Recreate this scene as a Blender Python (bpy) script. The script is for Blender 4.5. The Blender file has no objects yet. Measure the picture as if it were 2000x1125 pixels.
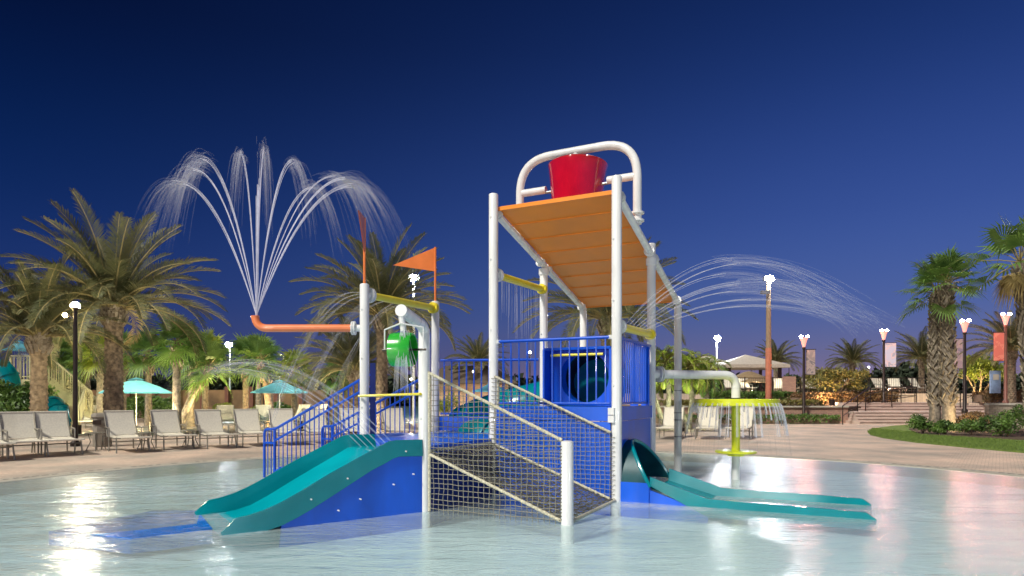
import bpy, math, random
from mathutils import Vector, Matrix, noise
random.seed(7)
C = bpy.context.scene.collection
R = math.radians
PI = math.pi
V3 = Vector

# ------------------------------------------------------------------ camera
FPX, HY, CH = 1264.0, 774.7, 1.35
cd = bpy.data.cameras.new("camera"); cam = bpy.data.objects.new("camera", cd); C.objects.link(cam)
cam.location = (0, 0, CH); cam.rotation_euler = (R(90), 0, 0)
cd.sensor_width = 36; cd.lens = 36 * FPX / 2000; cd.shift_y = (HY - 562.5) / 2000
cd.clip_start = .05; cd.clip_end = 3000
sc = bpy.context.scene
sc.camera = cam
# ------------------------------------------------------------------ sky (twilight) and light
w = bpy.data.worlds.new("World"); sc.world = w; w.use_nodes = True
wn, wl = w.node_tree.nodes, w.node_tree.links
bg = wn["Background"]
tc = wn.new("ShaderNodeTexCoord"); sp = wn.new("ShaderNodeSeparateXYZ"); wl.new(tc.outputs["Generated"], sp.inputs[0])
def ramp(stops):
    r = wn.new("ShaderNodeValToRGB"); r.color_ramp.interpolation = 'B_SPLINE'
    el = r.color_ramp.elements
    el[0].position, el[0].color = stops[0][0], (*stops[0][1], 1)
    el[1].position, el[1].color = stops[-1][0], (*stops[-1][1], 1)
    for p, c in stops[1:-1]:
        e = el.new(p); e.color = (*c, 1)
    wl.new(sp.outputs["Z"], r.inputs[0]); return r
left = ramp([(0, (.050, .042, .125)), (.06, (.029, .045, .155)), (.15, (.010, .032, .155)), (.25, (.003, .019, .105)), (.36, (.001, .010, .062)), (.47, (.0005, .003, .024)), (1, (.0005, .002, .012))])
right = ramp([(0, (.300, .190, .260)), (.05, (.155, .148, .290)), (.12, (.075, .133, .370)), (.25, (.038, .085, .330)), (.42, (.010, .035, .170)), (.60, (.003, .011, .065)), (1, (.001, .003, .02))])
mr = wn.new("ShaderNodeMapRange"); mr.inputs["From Min"].default_value = -.75; mr.inputs["From Max"].default_value = .65
mr.interpolation_type = 'SMOOTHSTEP'
wl.new(sp.outputs["X"], mr.inputs["Value"])
mx = wn.new("ShaderNodeMixRGB"); wl.new(mr.outputs[0], mx.inputs[0]); wl.new(left.outputs[0], mx.inputs[1]); wl.new(right.outputs[0], mx.inputs[2])
wl.new(mx.outputs[0], bg.inputs[0]); bg.inputs[1].default_value = 1.0

def sun(name, az, el, e, col, ang):
    l = bpy.data.lights.new(name, 'SUN'); l.energy = e; l.color = col; l.angle = R(ang)
    o = bpy.data.objects.new(name, l); C.objects.link(o)
    d = V3((math.sin(R(az)) * math.cos(R(el)), math.cos(R(az)) * math.cos(R(el)), math.sin(R(el))))
    o.rotation_euler = d.to_track_quat('Z', 'Y').to_euler()
def lamp(name, loc, e, col, rad=.25):
    l = bpy.data.lights.new(name, 'POINT'); l.energy = e; l.color = col; l.shadow_soft_size = rad
    o = bpy.data.objects.new(name, l); C.objects.link(o); o.location = loc
sun("sun", 224, 47, 4.1, (1.0, .95, .86), 7)  # directional key light standing in for the floodlights behind the viewpoint
lamp("flood_lamp_west", (-9, -5, 2.6), 1400, (1.0, .96, .88), .35)
lamp("flood_lamp_east", (9, -6, 2.4), 1300, (.93, .97, 1.0), .35)
sc.view_settings.view_transform = 'Standard'; sc.view_settings.look = 'None'
sc.view_settings.exposure = 0; sc.view_settings.gamma = 1
sc.cycles.max_bounces = 8; sc.cycles.transparent_max_bounces = 24
sc.cycles.sample_clamp_indirect = 4.0
sc.cycles.use_denoising = True

# ------------------------------------------------------------------ helpers
def P(px, py, Y):                       # the world point seen at that picture position, Y metres away
    return V3(((px - 1000) * Y / FPX, Y, CH - (py - HY) * Y / FPX))
def G(px, py, h=0.0):                   # the same on a level h
    return P(px, py, (CH - h) * FPX / (py - HY))
TH, SX, SY, A = .4611, .585, 6.857, 1.816
B1, B2, B3 = 1.748, 3.533, 5.443
UD = V3((-math.cos(TH), math.sin(TH), 0)); VD = V3((math.sin(TH), math.cos(TH), 0)); S0 = V3((SX, SY, 0))
def T(u, v, z=0.0): return S0 + UD * u + VD * v + V3((0, 0, z))
Z = V3((0, 0, 1))

class MB:
    def __init__(s): s.v = []; s.f = []; s.m = []
    def add(s, vs, fs, m=0):
        b = len(s.v); s.v += [tuple(p) for p in vs]; s.f += [tuple(i + b for i in f) for f in fs]; s.m += [m] * len(fs); return s
    def hexa(s, p, m=0):                # 8 corners: 4 bottom (ccw) then 4 top
        return s.add(p, [(3, 2, 1, 0), (4, 5, 6, 7), (0, 1, 5, 4), (1, 2, 6, 5), (2, 3, 7, 6), (3, 0, 4, 7)], m)
    def box(s, c, d, rz=0, m=0):
        c = V3(c); ca, sa = math.cos(rz), math.sin(rz); o = []
        for z in (-.5, .5):
            for x, y in ((-.5, -.5), (.5, -.5), (.5, .5), (-.5, .5)):
                X, Y = x * d[0], y * d[1]; o.append(c + V3((X * ca - Y * sa, X * sa + Y * ca, z * d[2])))
        return s.hexa(o, m)
    def beam(s, a, b, wd, ht, m=0, up=Z):
        a, b = V3(a), V3(b); d = (b - a).normalized(); x = d.cross(up)
        x = x.normalized() if x.length > 1e-5 else V3((1, 0, 0)); y = x.cross(d).normalized()
        x *= wd / 2; y *= ht / 2
        return s.hexa([a - x - y, a + x - y, b + x - y, b - x - y, a - x + y, a + x + y, b + x + y, b - x + y], m)
    def tube(s, pts, r, seg=10, cap=True, m=0):
        pts = [V3(p) for p in pts]; n = len(pts)
        rs = r if isinstance(r, (list, tuple)) else [r] * n
        t0 = (pts[1] - pts[0]).normalized(); ref = V3((0, 0, 1)) if abs(t0.z) < .9 else V3((1, 0, 0))
        x = t0.cross(ref).normalized(); vs = []
        for i, p in enumerate(pts):
            t = (pts[min(i + 1, n - 1)] - pts[max(i - 1, 0)])
            if t.length < 1e-9: t = t0
            t = t.normalized(); x = (x - t * x.dot(t))
            x = x.normalized() if x.length > 1e-6 else t.orthogonal().normalized()
            y = t.cross(x)
            for k in range(seg):
                a = 2 * PI * k / seg; vs.append(p + (x * math.cos(a) + y * math.sin(a)) * rs[i])
        fs = []
        for i in range(n - 1):
            for k in range(seg):
                k2 = (k + 1) % seg; fs.append((i * seg + k, i * seg + k2, (i + 1) * seg + k2, (i + 1) * seg + k))
        if cap:
            fs.append(tuple(range(seg))[::-1]); fs.append(tuple((n - 1) * seg + k for k in range(seg)))
        return s.add(vs, fs, m)
    def lathe(s, prof, c=(0, 0, 0), seg=24, m=0, M=None):
        vs = []; c = V3(c)
        for r, z in prof:
            for k in range(seg):
                a = 2 * PI * k / seg; q = V3((r * math.cos(a), r * math.sin(a), z))
                if M is not None: q = M @ q
                vs.append(c + q)
        fs = []
        for i in range(len(prof) - 1):
            for k in range(seg):
                k2 = (k + 1) % seg; fs.append((i * seg + k, i * seg + k2, (i + 1) * seg + k2, (i + 1) * seg + k))
        if prof[0][0] > 1e-6: fs.append(tuple(range(seg))[::-1])
        if prof[-1][0] > 1e-6: fs.append(tuple((len(prof) - 1) * seg + k for k in range(seg)))
        return s.add(vs, fs, m)
    def prism(s, poly, z0, z1, m=0):
        n = len(poly); vs = [V3((p[0], p[1], z0)) for p in poly] + [V3((p[0], p[1], z1)) for p in poly]
        ar = sum(poly[i][0] * poly[(i + 1) % n][1] - poly[(i + 1) % n][0] * poly[i][1] for i in range(n))
        fs = [tuple(range(n))[::-1], tuple(range(n, 2 * n))] + [(i, (i + 1) % n, n + (i + 1) % n, n + i) for i in range(n)]
        if ar < 0: fs = [f[::-1] for f in fs]
        return s.add(vs, fs, m)
    def slab(s, pts, nrm, th, m=0):     # a flat polygon in space given a thickness
        nrm = V3(nrm).normalized() * th; n = len(pts)
        vs = [V3(p) for p in pts] + [V3(p) + nrm for p in pts]
        fs = [tuple(range(n)), tuple(range(n, 2 * n))[::-1]] + [(i, n + i, n + (i + 1) % n, (i + 1) % n) for i in range(n)]
        return s.add(vs, fs, m)
    def sphere(s, c, r, seg=10, rg=6, m=0, sc_=(1, 1, 1)):
        prof = [(max(r * math.sin(PI * i / rg), 1e-7), -r * math.cos(PI * i / rg)) for i in range(rg + 1)]
        return s.lathe(prof, c, seg, m, Matrix.Diagonal(V3(sc_)))

def obj(name, mb, mats, parent=None, smooth=35, fix=True):
    me = bpy.data.meshes.new(name); me.from_pydata(mb.v, [], mb.f); 
    mats = mats if isinstance(mats, (list, tuple)) else [mats]
    for m in mats: me.materials.append(m)
    if len(mats) > 1: me.polygons.foreach_set('material_index', mb.m)
    if smooth:
        me.shade_smooth(); me.set_sharp_from_angle(angle=R(smooth))
    me.update()
    o = bpy.data.objects.new(name, me); C.objects.link(o)
    if parent:
        o.parent = parent
        if parent.type == 'EMPTY': o.matrix_parent_inverse = parent.matrix_basis.inverted()
    return o
def tag(o, label=None, cat=None, group=None, kind=None):
    if label: o['label'] = label
    if cat: o['category'] = cat
    if group: o['group'] = group
    if kind: o['kind'] = kind
    return o
def thing(name, label, cat, loc=(0, 0, 0), rz=0, group=None):
    o = bpy.data.objects.new(name, None); C.objects.link(o); o.location = loc; o.rotation_euler = (0, 0, rz)
    o.empty_display_size = .2
    return tag(o, label, cat, group)
def lobj(name, mb, m, parent, smooth=35):     # mesh written in the thing's own coordinates
    o = obj(name, mb, m, None, smooth); o.parent = parent; return o
def dup(root, loc, rz, label, group=None, scale=None):
    r = root.copy(); C.objects.link(r); r.location = loc; r.rotation_euler = (0, 0, rz); r['label'] = label
    if group: r['group'] = group
    if scale: r.scale = (scale if isinstance(scale, tuple) else (scale,) * 3)
    for ch in list(root.children):
        c = ch.copy(); C.objects.link(c); c.parent = r
        for g in list(ch.children):
            d = g.copy(); C.objects.link(d); d.parent = c
    return r
def structure(o): return tag(o, kind='structure')

# ------------------------------------------------------------------ materials
def mat(name, col, rough=.5, metal=0, var=.12, vs=6.0, bump=0, bs=40, coat=0, col2=None, spec=.5, trans=0, stretch=None, world=True, br=None):
    m = bpy.data.materials.new(name); m.use_nodes = True; n, l = m.node_tree.nodes, m.node_tree.links
    b = n["Principled BSDF"]; b.inputs["Roughness"].default_value = rough; b.inputs["Metallic"].default_value = metal
    b.inputs["Coat Weight"].default_value = coat; b.inputs["Specular IOR Level"].default_value = spec
    geo = n.new("ShaderNodeNewGeometry") if world else n.new("ShaderNodeTexCoord")
    src = geo.outputs["Position"] if world else geo.outputs["Object"]
    if stretch:
        mp = n.new("ShaderNodeMapping"); mp.inputs["Scale"].default_value = stretch; l.new(src, mp.inputs[0]); src = mp.outputs[0]
    c2 = col2 or tuple(max(0, c * (1 - 2.2 * var)) for c in col)
    nt = n.new("ShaderNodeTexNoise"); nt.inputs["Scale"].default_value = vs; nt.inputs["Detail"].default_value = 5; l.new(src, nt.inputs["Vector"])
    cr = n.new("ShaderNodeValToRGB"); cr.color_ramp.elements[0].position = .32; cr.color_ramp.elements[1].position = .68
    cr.color_ramp.elements[0].color = (*c2, 1); cr.color_ramp.elements[1].color = (*col, 1)
    l.new(nt.outputs["Fac"], cr.inputs[0]); l.new(cr.outputs[0], b.inputs["Base Color"])
    if bump:
        nb = n.new("ShaderNodeTexNoise"); nb.inputs["Scale"].default_value = bs; nb.inputs["Detail"].default_value = 4; l.new(src, nb.inputs["Vector"])
        bp = n.new("ShaderNodeBump"); bp.inputs["Strength"].default_value = bump; bp.inputs["Distance"].default_value = .02
        l.new(nb.outputs["Fac"], bp.inputs["Height"]); l.new(bp.outputs[0], b.inputs["Normal"])
    # slight roughness variation
    rr = n.new("ShaderNodeMapRange"); rr.inputs["To Min"].default_value = max(.02, rough - .08); rr.inputs["To Max"].default_value = min(1, rough + .1)
    l.new(nt.outputs["Fac"], rr.inputs["Value"]); l.new(rr.outputs[0], b.inputs["Roughness"])
    if trans:
        tb = n.new("ShaderNodeBsdfTranslucent"); l.new(cr.outputs[0], tb.inputs[0])
        ms = n.new("ShaderNodeMixShader"); ms.inputs[0].default_value = trans
        l.new(b.outputs[0], ms.inputs[1]); l.new(tb.outputs[0], ms.inputs[2]); l.new(ms.outputs[0], n["Material Output"].inputs[0])
    return m
def emit(name, col, st):
    m = bpy.data.materials.new(name); m.use_nodes = True; n, l = m.node_tree.nodes, m.node_tree.links
    b = n["Principled BSDF"]; b.inputs["Base Color"].default_value = (*col, 1)
    b.inputs["Emission Color"].default_value = (*col, 1); b.inputs["Emission Strength"].default_value = st
    return m
M = {}
M['white'] = mat("white_powder_coat", (.82, .83, .81), .28, coat=.3, var=.075, vs=3.5, stretch=(2.5, 2.5, .5), bump=.03, bs=30)
M['blue'] = mat("blue_powder_coat", (.0, .085, .62), .3, coat=.1, var=.1, vs=4)
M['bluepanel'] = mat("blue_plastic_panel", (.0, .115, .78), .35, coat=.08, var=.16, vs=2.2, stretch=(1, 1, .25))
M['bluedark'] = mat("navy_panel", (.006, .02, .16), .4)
M['teal'] = mat("teal_fibreglass", (.0, .23, .27), .22, coat=.15, var=.1, vs=2)
M['tealbed'] = mat("light_teal_fibreglass", (.0, .40, .48), .2, coat=.25, var=.08, vs=2)
M['tealshade'] = mat("teal_tunnel_shade", (.0, .07, .085), .45); M['lining'] = mat("shaded_tube_lining", (.002, .012, .03), .5)  # tunnel and tube-hole shade put into these darkened colours
M['yellow'] = mat("yellow_powder_coat", (.88, .74, .04), .3, coat=.15, var=.05)
M['lime'] = mat("lime_yellow_coat", (.74, .80, .02), .3, coat=.3, var=.06)
M['orange'] = mat("orange_powder_coat", (.85, .23, .08), .3, coat=.3, var=.05)
M['flag'] = mat("orange_flag_plate", (.80, .20, .04), .4, var=.05)
M['flagred'] = mat("faded_red_flag_plate", (.50, .10, .05), .4, var=.1)
M['red'] = mat("red_fibreglass", (.52, .004, .02), .13, coat=1, var=.06)
M['green'] = mat("green_bucket_plastic", (.03, .42, .04), .25, coat=.4, var=.08)
M['steel'] = mat("grey_steel", (.30, .31, .31), .35, metal=.8)
M['rope'] = mat("net_cord", (.30, .285, .22), .8, var=.18, vs=60)
M['rope2'] = mat("speckled_border_rope", (.72, .68, .50), .8, var=.22, vs=45, bump=.5, bs=150)
M['rope3'] = mat("dark_net_cord", (.13, .12, .09), .8, var=.18, vs=60)
M['sling'] = mat("beige_sling_fabric", (.74, .69, .56), .75, var=.07, vs=30, bump=.2, bs=300, world=False)
M['alu'] = mat("champagne_aluminium", (.30, .28, .23), .38, metal=.5, world=False)
M['turq'] = mat("turquoise_canvas", (.15, .50, .68), .8, trans=.45, var=.06, world=False)
M['darkmetal'] = mat("dark_bronze_metal", (.035, .022, .016), .4, metal=.3)
M['bronze'] = mat("rust_brown_pole", (.20, .07, .045), .5)
M['wood'] = mat("weathered_pole_wood", (.32, .23, .14), .7, var=.2, vs=20, stretch=(3, 3, .3), bump=.3)
M['redpole'] = mat("orange_painted_pole_foot", (.48, .17, .10), .6)
M['tanwood'] = mat("tan_painted_timber", (.38, .35, .21), .6, var=.1)
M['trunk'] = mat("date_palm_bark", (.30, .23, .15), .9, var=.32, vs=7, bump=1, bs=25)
M['trunklit'] = mat("lit_date_palm_bark", (.55, .42, .25), .9, var=.28, vs=7, bump=1, bs=25)  # light falling on the left palm is put into this paler bark
M['trunk2'] = mat("fan_palm_bark", (.30, .25, .19), .9, var=.28, vs=9, bump=1, bs=30)
M['boot'] = mat("palm_boot_stubs", (.38, .33, .24), .85, var=.35, vs=5, col2=(.10, .07, .045))
M['frond'] = mat("date_palm_leaflets", (.155, .15, .06), .55, var=.1, vs=1.3, col2=(.06, .075, .03), trans=.3)
M['rachis'] = mat("frond_midribs", (.30, .25, .10), .6)
M['dead'] = mat("dry_hanging_fronds", (.55, .42, .17), .8, var=.2, vs=4, trans=.3)
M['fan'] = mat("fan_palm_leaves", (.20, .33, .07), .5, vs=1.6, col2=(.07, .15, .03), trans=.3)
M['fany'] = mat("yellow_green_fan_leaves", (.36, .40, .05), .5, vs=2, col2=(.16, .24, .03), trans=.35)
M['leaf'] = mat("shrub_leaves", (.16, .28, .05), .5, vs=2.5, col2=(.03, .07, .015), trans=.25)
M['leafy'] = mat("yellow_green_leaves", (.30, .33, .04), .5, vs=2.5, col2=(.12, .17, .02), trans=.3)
M['leafo'] = mat("olive_tree_leaves", (.24, .20, .05), .55, vs=3, col2=(.09, .10, .02), trans=.25)
M['leafr'] = mat("reddish_grass_leaves", (.27, .15, .07), .6, vs=2, col2=(.10, .08, .03), trans=.25)
M['wooddark'] = mat("far_wood_leaves", (.045, .065, .03), .8, vs=.3, col2=(.015, .025, .014))
M['twig'] = mat("shrub_stems", (.22, .15, .10), .8)
M['concrete'] = mat("pale_concrete", (.50, .46, .38), .75, var=.1, vs=3, bump=.2, bs=60)
M['pinkcon'] = mat("pinkish_step_concrete", (.56, .44, .37), .75, var=.1, vs=3, bump=.2, bs=60)

def paver_mat():
    m = bpy.data.materials.new("brick_pavers"); m.use_nodes = True; n, l = m.node_tree.nodes, m.node_tree.links
    b = n["Principled BSDF"]; b.inputs["Roughness"].default_value = .7
    g = n.new("ShaderNodeNewGeometry")
    mp = n.new("ShaderNodeMapping"); mp.inputs["Rotation"].default_value = (0, 0, R(37)); l.new(g.outputs["Position"], mp.inputs[0])
    br = n.new("ShaderNodeTexBrick"); br.inputs["Scale"].default_value = 4.2; br.inputs["Mortar Size"].default_value = .018
    br.inputs["Color1"].default_value = (.68, .56, .46, 1); br.inputs["Color2"].default_value = (.60, .47, .38, 1); br.inputs["Mortar"].default_value = (.34, .26, .20, 1)
    l.new(mp.outputs[0], br.inputs["Vector"])
    nt = n.new("ShaderNodeTexNoise"); nt.inputs["Scale"].default_value = .7; nt.inputs["Detail"].default_value = 6; l.new(g.outputs["Position"], nt.inputs["Vector"])
    cr = n.new("ShaderNodeValToRGB"); cr.color_ramp.elements[0].color = (.62, .66, .66, 1); cr.color_ramp.elements[1].color = (1.12, 1.06, 1.0, 1)
    cr.color_ramp.elements[0].position = .35; cr.color_ramp.elements[1].position = .65
    l.new(nt.outputs["Fac"], cr.inputs[0])
    mm = n.new("ShaderNodeMixRGB"); mm.blend_type = 'MULTIPLY'; mm.inputs[0].default_value = 1
    l.new(br.outputs["Color"], mm.inputs[1]); l.new(cr.outputs[0], mm.inputs[2]); l.new(mm.outputs[0], b.inputs["Base Color"])
    bp = n.new("ShaderNodeBump"); bp.inputs["Strength"].default_value = .35; bp.inputs["Distance"].default_value = .01
    l.new(br.outputs["Fac"], bp.inputs["Height"]); bp.invert = True; l.new(bp.outputs[0], b.inputs["Normal"])
    return m
def block_mat(name, c1, c2, mo, scale=3.0):
    m = bpy.data.materials.new(name); m.use_nodes = True; n, l = m.node_tree.nodes, m.node_tree.links
    b = n["Principled BSDF"]; b.inputs["Roughness"].default_value = .85
    t = n.new("ShaderNodeNewGeometry"); mp = n.new("ShaderNodeMapping"); mp.inputs["Rotation"].default_value = (R(90), 0, 0)
    l.new(t.outputs["Position"], mp.inputs[0])
    br = n.new("ShaderNodeTexBrick"); br.inputs["Scale"].default_value = scale; br.inputs["Mortar Size"].default_value = .015
    br.inputs["Color1"].default_value = (*c1, 1); br.inputs["Color2"].default_value = (*c2, 1); br.inputs["Mortar"].default_value = (*mo, 1)
    l.new(mp.outputs[0], br.inputs["Vector"]); l.new(br.outputs["Color"], b.inputs["Base Color"])
    bp = n.new("ShaderNodeBump"); bp.inputs["Strength"].default_value = .5; bp.invert = True; l.new(br.outputs["Fac"], bp.inputs["Height"]); l.new(bp.outputs[0], b.inputs["Normal"])
    return m
M['paver'] = paver_mat()
M['block'] = block_mat("pink_tan_wall_block", (.42, .25, .18), (.34, .20, .15), (.16, .11, .09))  # the wall's red lamplight is put into this pink block colour
M['blockg'] = block_mat("grey_tan_wall_block", (.42, .34, .26), (.34, .29, .22), (.18, .15, .12))
M['roofpanel'] = mat("orange_roof_panel", (.90, .27, .02), .42, var=.035, vs=3, bump=.06, bs=60)
M['lawn'] = mat("lawn_turf", (.17, .25, .045), .9, vs=9, col2=(.10, .16, .03), bump=.8, bs=60)
M['mulch'] = mat("brown_mulch", (.12, .08, .05), .95, vs=20, bump=1, bs=60)
M['ground'] = mat("far_ground", (.09, .09, .05), .95, vs=.5)
M['poolfloor'] = mat("pale_pool_floor", (.74, .85, .86), .7, var=.04, vs=.6)
M['mat'] = mat("blue_rubber_mat", (.0, .17, .72), .25, var=.1, bump=.4, bs=9)
M['pavroof'] = mat("cream_shingle_roof", (.50, .44, .36), .8, var=.12, vs=8)

def water_mat(name, tint, body, bodyfac, rough, s1, b1, foam=True):
    m = bpy.data.materials.new(name); m.use_nodes = True; n, l = m.node_tree.nodes, m.node_tree.links
    for x in list(n):
        if x.type == 'BSDF_PRINCIPLED': n.remove(x)
    out = n["Material Output"]
    g = n.new("ShaderNodeNewGeometry")
    mp = n.new("ShaderNodeMapping"); mp.inputs["Scale"].default_value = (.55, 1.5, 1); mp.inputs["Rotation"].default_value = (0, 0, R(-14)); l.new(g.outputs["Position"], mp.inputs[0])
    n1 = n.new("ShaderNodeTexNoise"); n1.inputs["Scale"].default_value = s1; n1.inputs["Detail"].default_value = 3; n1.inputs["Distortion"].default_value = .6; l.new(mp.outputs[0], n1.inputs["Vector"])
    n2 = n.new("ShaderNodeTexNoise"); n2.inputs["Scale"].default_value = s1 * 6.5; n2.inputs["Detail"].default_value = 2; l.new(mp.outputs[0], n2.inputs["Vector"])
    ad = n.new("ShaderNodeMath"); ad.operation = 'MULTIPLY_ADD'; ad.inputs[1].default_value = .30; l.new(n2.outputs["Fac"], ad.inputs[0]); l.new(n1.outputs["Fac"], ad.inputs[2])
    bp = n.new("ShaderNodeBump"); bp.inputs["Strength"].default_value = b1; bp.inputs["Distance"].default_value = .06
    dn = n.new("ShaderNodeVectorMath"); dn.operation = 'DISTANCE'; dn.inputs[1].default_value = (-5.2, 7.6, 0); l.new(g.outputs["Position"], dn.inputs[0])
    dm = n.new("ShaderNodeMapRange"); dm.interpolation_type = 'SMOOTHSTEP'; dm.inputs["From Min"].default_value = 1.5; dm.inputs["From Max"].default_value = 5.5
    dm.inputs["To Min"].default_value = b1 * 1.35; dm.inputs["To Max"].default_value = b1 * .62; l.new(dn.outputs["Value"], dm.inputs["Value"]); l.new(dm.outputs[0], bp.inputs["Strength"])
    dr = n.new("ShaderNodeMapRange"); dr.inputs["From Min"].default_value = 1.5; dr.inputs["From Max"].default_value = 5.5; dr.inputs["To Min"].default_value = rough; dr.inputs["To Max"].default_value = rough * 1.7; l.new(dn.outputs["Value"], dr.inputs["Value"])
    l.new(ad.outputs[0], bp.inputs["Height"])
    fr = n.new("ShaderNodeFresnel"); fr.inputs["IOR"].default_value = 1.33; l.new(bp.outputs[0], fr.inputs["Normal"])
    gl = n.new("ShaderNodeBsdfGlossy"); l.new(dr.outputs[0], gl.inputs["Roughness"]); gl.inputs["Color"].default_value = (1, 1, 1, 1); l.new(bp.outputs[0], gl.inputs["Normal"])
    tr = n.new("ShaderNodeBsdfTransparent"); tr.inputs[0].default_value = (*tint, 1)
    df = n.new("ShaderNodeBsdfDiffuse"); df.inputs[0].default_value = (*body, 1); l.new(bp.outputs[0], df.inputs["Normal"])
    n3 = n.new("ShaderNodeTexNoise"); n3.inputs["Scale"].default_value = .5; n3.inputs["Detail"].default_value = 4; n3.inputs["Distortion"].default_value = 1.2; l.new(mp.outputs[0], n3.inputs["Vector"])
    m3 = n.new("ShaderNodeMapRange"); m3.inputs["From Min"].default_value = .3; m3.inputs["From Max"].default_value = .75
    m3.inputs["To Min"].default_value = bodyfac * .7; m3.inputs["To Max"].default_value = min(1, bodyfac * 1.35); l.new(n3.outputs["Fac"], m3.inputs["Value"])
    a = n.new("ShaderNodeMixShader"); l.new(m3.outputs[0], a.inputs[0]); l.new(tr.outputs[0], a.inputs[1]); l.new(df.outputs[0], a.inputs[2])
    b = n.new("ShaderNodeMixShader"); l.new(fr.outputs[0], b.inputs[0]); l.new(a.outputs[0], b.inputs[1]); l.new(gl.outputs[0], b.inputs[2])
    l.new(b.outputs[0], out.inputs[0])
    return m
M['water'] = water_mat("pool_water", (.87, .96, .98), (.64, .79, .79), .38, .14, 2.4, .5)
M['lagoon'] = water_mat("lagoon_water", (.4, .8, .75), (.22, .55, .50), .7, .1, 1.5, .3)
def jet_mat(name, fac, col=(.92, .92, 1.0)):
    m = bpy.data.materials.new(name); m.use_nodes = True; n, l = m.node_tree.nodes, m.node_tree.links
    n.remove(n["Principled BSDF"]); out = n["Material Output"]
    g = n.new("ShaderNodeNewGeometry"); nt = n.new("ShaderNodeTexNoise"); nt.inputs["Scale"].default_value = 9; l.new(g.outputs["Position"], nt.inputs["Vector"])
    mr_ = n.new("ShaderNodeMapRange"); mr_.inputs["To Min"].default_value = fac * .6; mr_.inputs["To Max"].default_value = min(1, fac * 1.4); l.new(nt.outputs["Fac"], mr_.inputs[0])
    d = n.new("ShaderNodeBsdfDiffuse"); d.inputs[0].default_value = (*col, 1); t2 = n.new("ShaderNodeBsdfTranslucent"); t2.inputs[0].default_value = (*col, 1)
    a = n.new("ShaderNodeMixShader"); a.inputs[0].default_value = .5; l.new(d.outputs[0], a.inputs[1]); l.new(t2.outputs[0], a.inputs[2])
    tr = n.new("ShaderNodeBsdfTransparent"); b = n.new("ShaderNodeMixShader"); l.new(mr_.outputs[0], b.inputs[0])
    l.new(tr.outputs[0], b.inputs[1]); l.new(a.outputs[0], b.inputs[2]); l.new(b.outputs[0], out.inputs[0])
    return m
M['jet'] = jet_mat("water_stream", .62)
M['jetfaint'] = jet_mat("thin_water_stream", .30)
M['mist'] = jet_mat("fine_spray", .036)
M['thin'] = jet_mat("faint_water_stream", .17); M['curtain'] = jet_mat("curtain_water", .27)
M['bulb'] = emit("warm_lamp_glass", (1.0, .88, .66), 2000)
M['flood'] = emit("cool_floodlight_glass", (.92, .96, 1.0), 900)
M['pink'] = emit("pink_lamp_glass", (1.0, .42, .34), 600)
M['farlamp'] = emit("far_lamp_glass", (1.0, .85, .6), 2200)

# ------------------------------------------------------------------ ground, deck, pool
PC, PR = V3((.4, 7.3, 0)), 8.9
def ring(r0, r1, z, n=128, c=PC, drop=None):
    mb = MB(); vs = []
    for k in range(n):
        a = 2 * PI * k / n
        for r in (r0, r1): vs.append(c + V3((r * math.cos(a), r * math.sin(a), z)))
        vs.append(c + V3((r0 * math.cos(a), r0 * math.sin(a), z - (drop or 0))))
    fs = []
    for k in range(n):
        j = (k + 1) % n; fs.append((3 * k, 3 * k + 1, 3 * j + 1, 3 * j))
        if drop: fs.append((3 * k + 2, 3 * k, 3 * j, 3 * j + 2))
    return mb.add(vs, fs)
def disc(r, z, c=PC, n=128):
    mb = MB(); mb.add([c + V3((r * math.cos(2 * PI * k / n), r * math.sin(2 * PI * k / n), z)) for k in range(n)], [tuple(range(n))]); return mb
structure(obj('ground', ring(42, 1400, -.012), M['ground']))
structure(obj('pool_deck', ring(PR + .45, 46, 0), M['paver']))
structure(obj('pool_edge', ring(PR, PR + .452, .004, drop=.35), M['concrete']))
structure(obj('pool_floor', disc(PR + .02, -.2), M['poolfloor']))
structure(obj('pool_water', disc(PR + .01, -.004), M['water']))
# drainage grate marks in the pool edge
mb = MB()
for k in range(0, 150):
    a = R(18 + k * .95)
    c = PC + V3(((PR + .3) * math.cos(a), (PR + .3) * math.sin(a), .0075))
    if random.random() < .75: mb.box(c, (.05, .11 * random.uniform(.6, 1), .003), a)
mb2 = MB(); [mb2.add([PC + V3(((PR + rr_) * math.cos(R(18 + k)), (PR + rr_) * math.sin(R(18 + k)), .0065)) for k in range(0, 146) for rr_ in (.22, .38)], [(2 * k, 2 * k + 1, 2 * k + 3, 2 * k + 2) for k in range(145)])]
dg = obj('grate_channel', mb2, M['concrete'], None, 0); dg.name = 'drain_channel'; tag(dg, 'pale flush channel strip inside the rim of the splash pool', 'channel')
tag(obj('drain_grate', mb, mat("dark_grate", (.13, .12, .10), .8)), 'row of small dark slots running round the pale rim of the splash pool', 'grate')
# blue mat under water in front of the slide
mb = MB(); pts = [G(415, 1052, -.1), G(255, 1072, -.1), G(95, 1055, -.1), G(300, 1008, -.1), G(385, 1012, -.1)]
zt4 = [.004, .004, -.012, -.03, -.006]; mb.add([V3((p.x, p.y, -.15)) for p in pts] + [V3((p.x, p.y, z)) for p, z in zip(pts, zt4)], [(0, 1, 2, 3, 4), (9, 8, 7, 6, 5)] + [(i, (i + 1) % 5, 5 + (i + 1) % 5, 5 + i) for i in range(5)])
tag(obj('landing_mat', mb, M['mat']), 'bright blue mat under the water at the foot of the wide teal slide', 'mat')
# lagoon left behind
mb = MB()
lp = [G(330, 812), G(400, 806), G(620, 804), G(830, 792), G(860, 806), G(830, 826), G(700, 832), G(560, 828), G(380, 826)]
mb.prism(lp, -.2, .012)
structure(obj('lagoon_water', mb, M['lagoon'], smooth=0))
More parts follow.
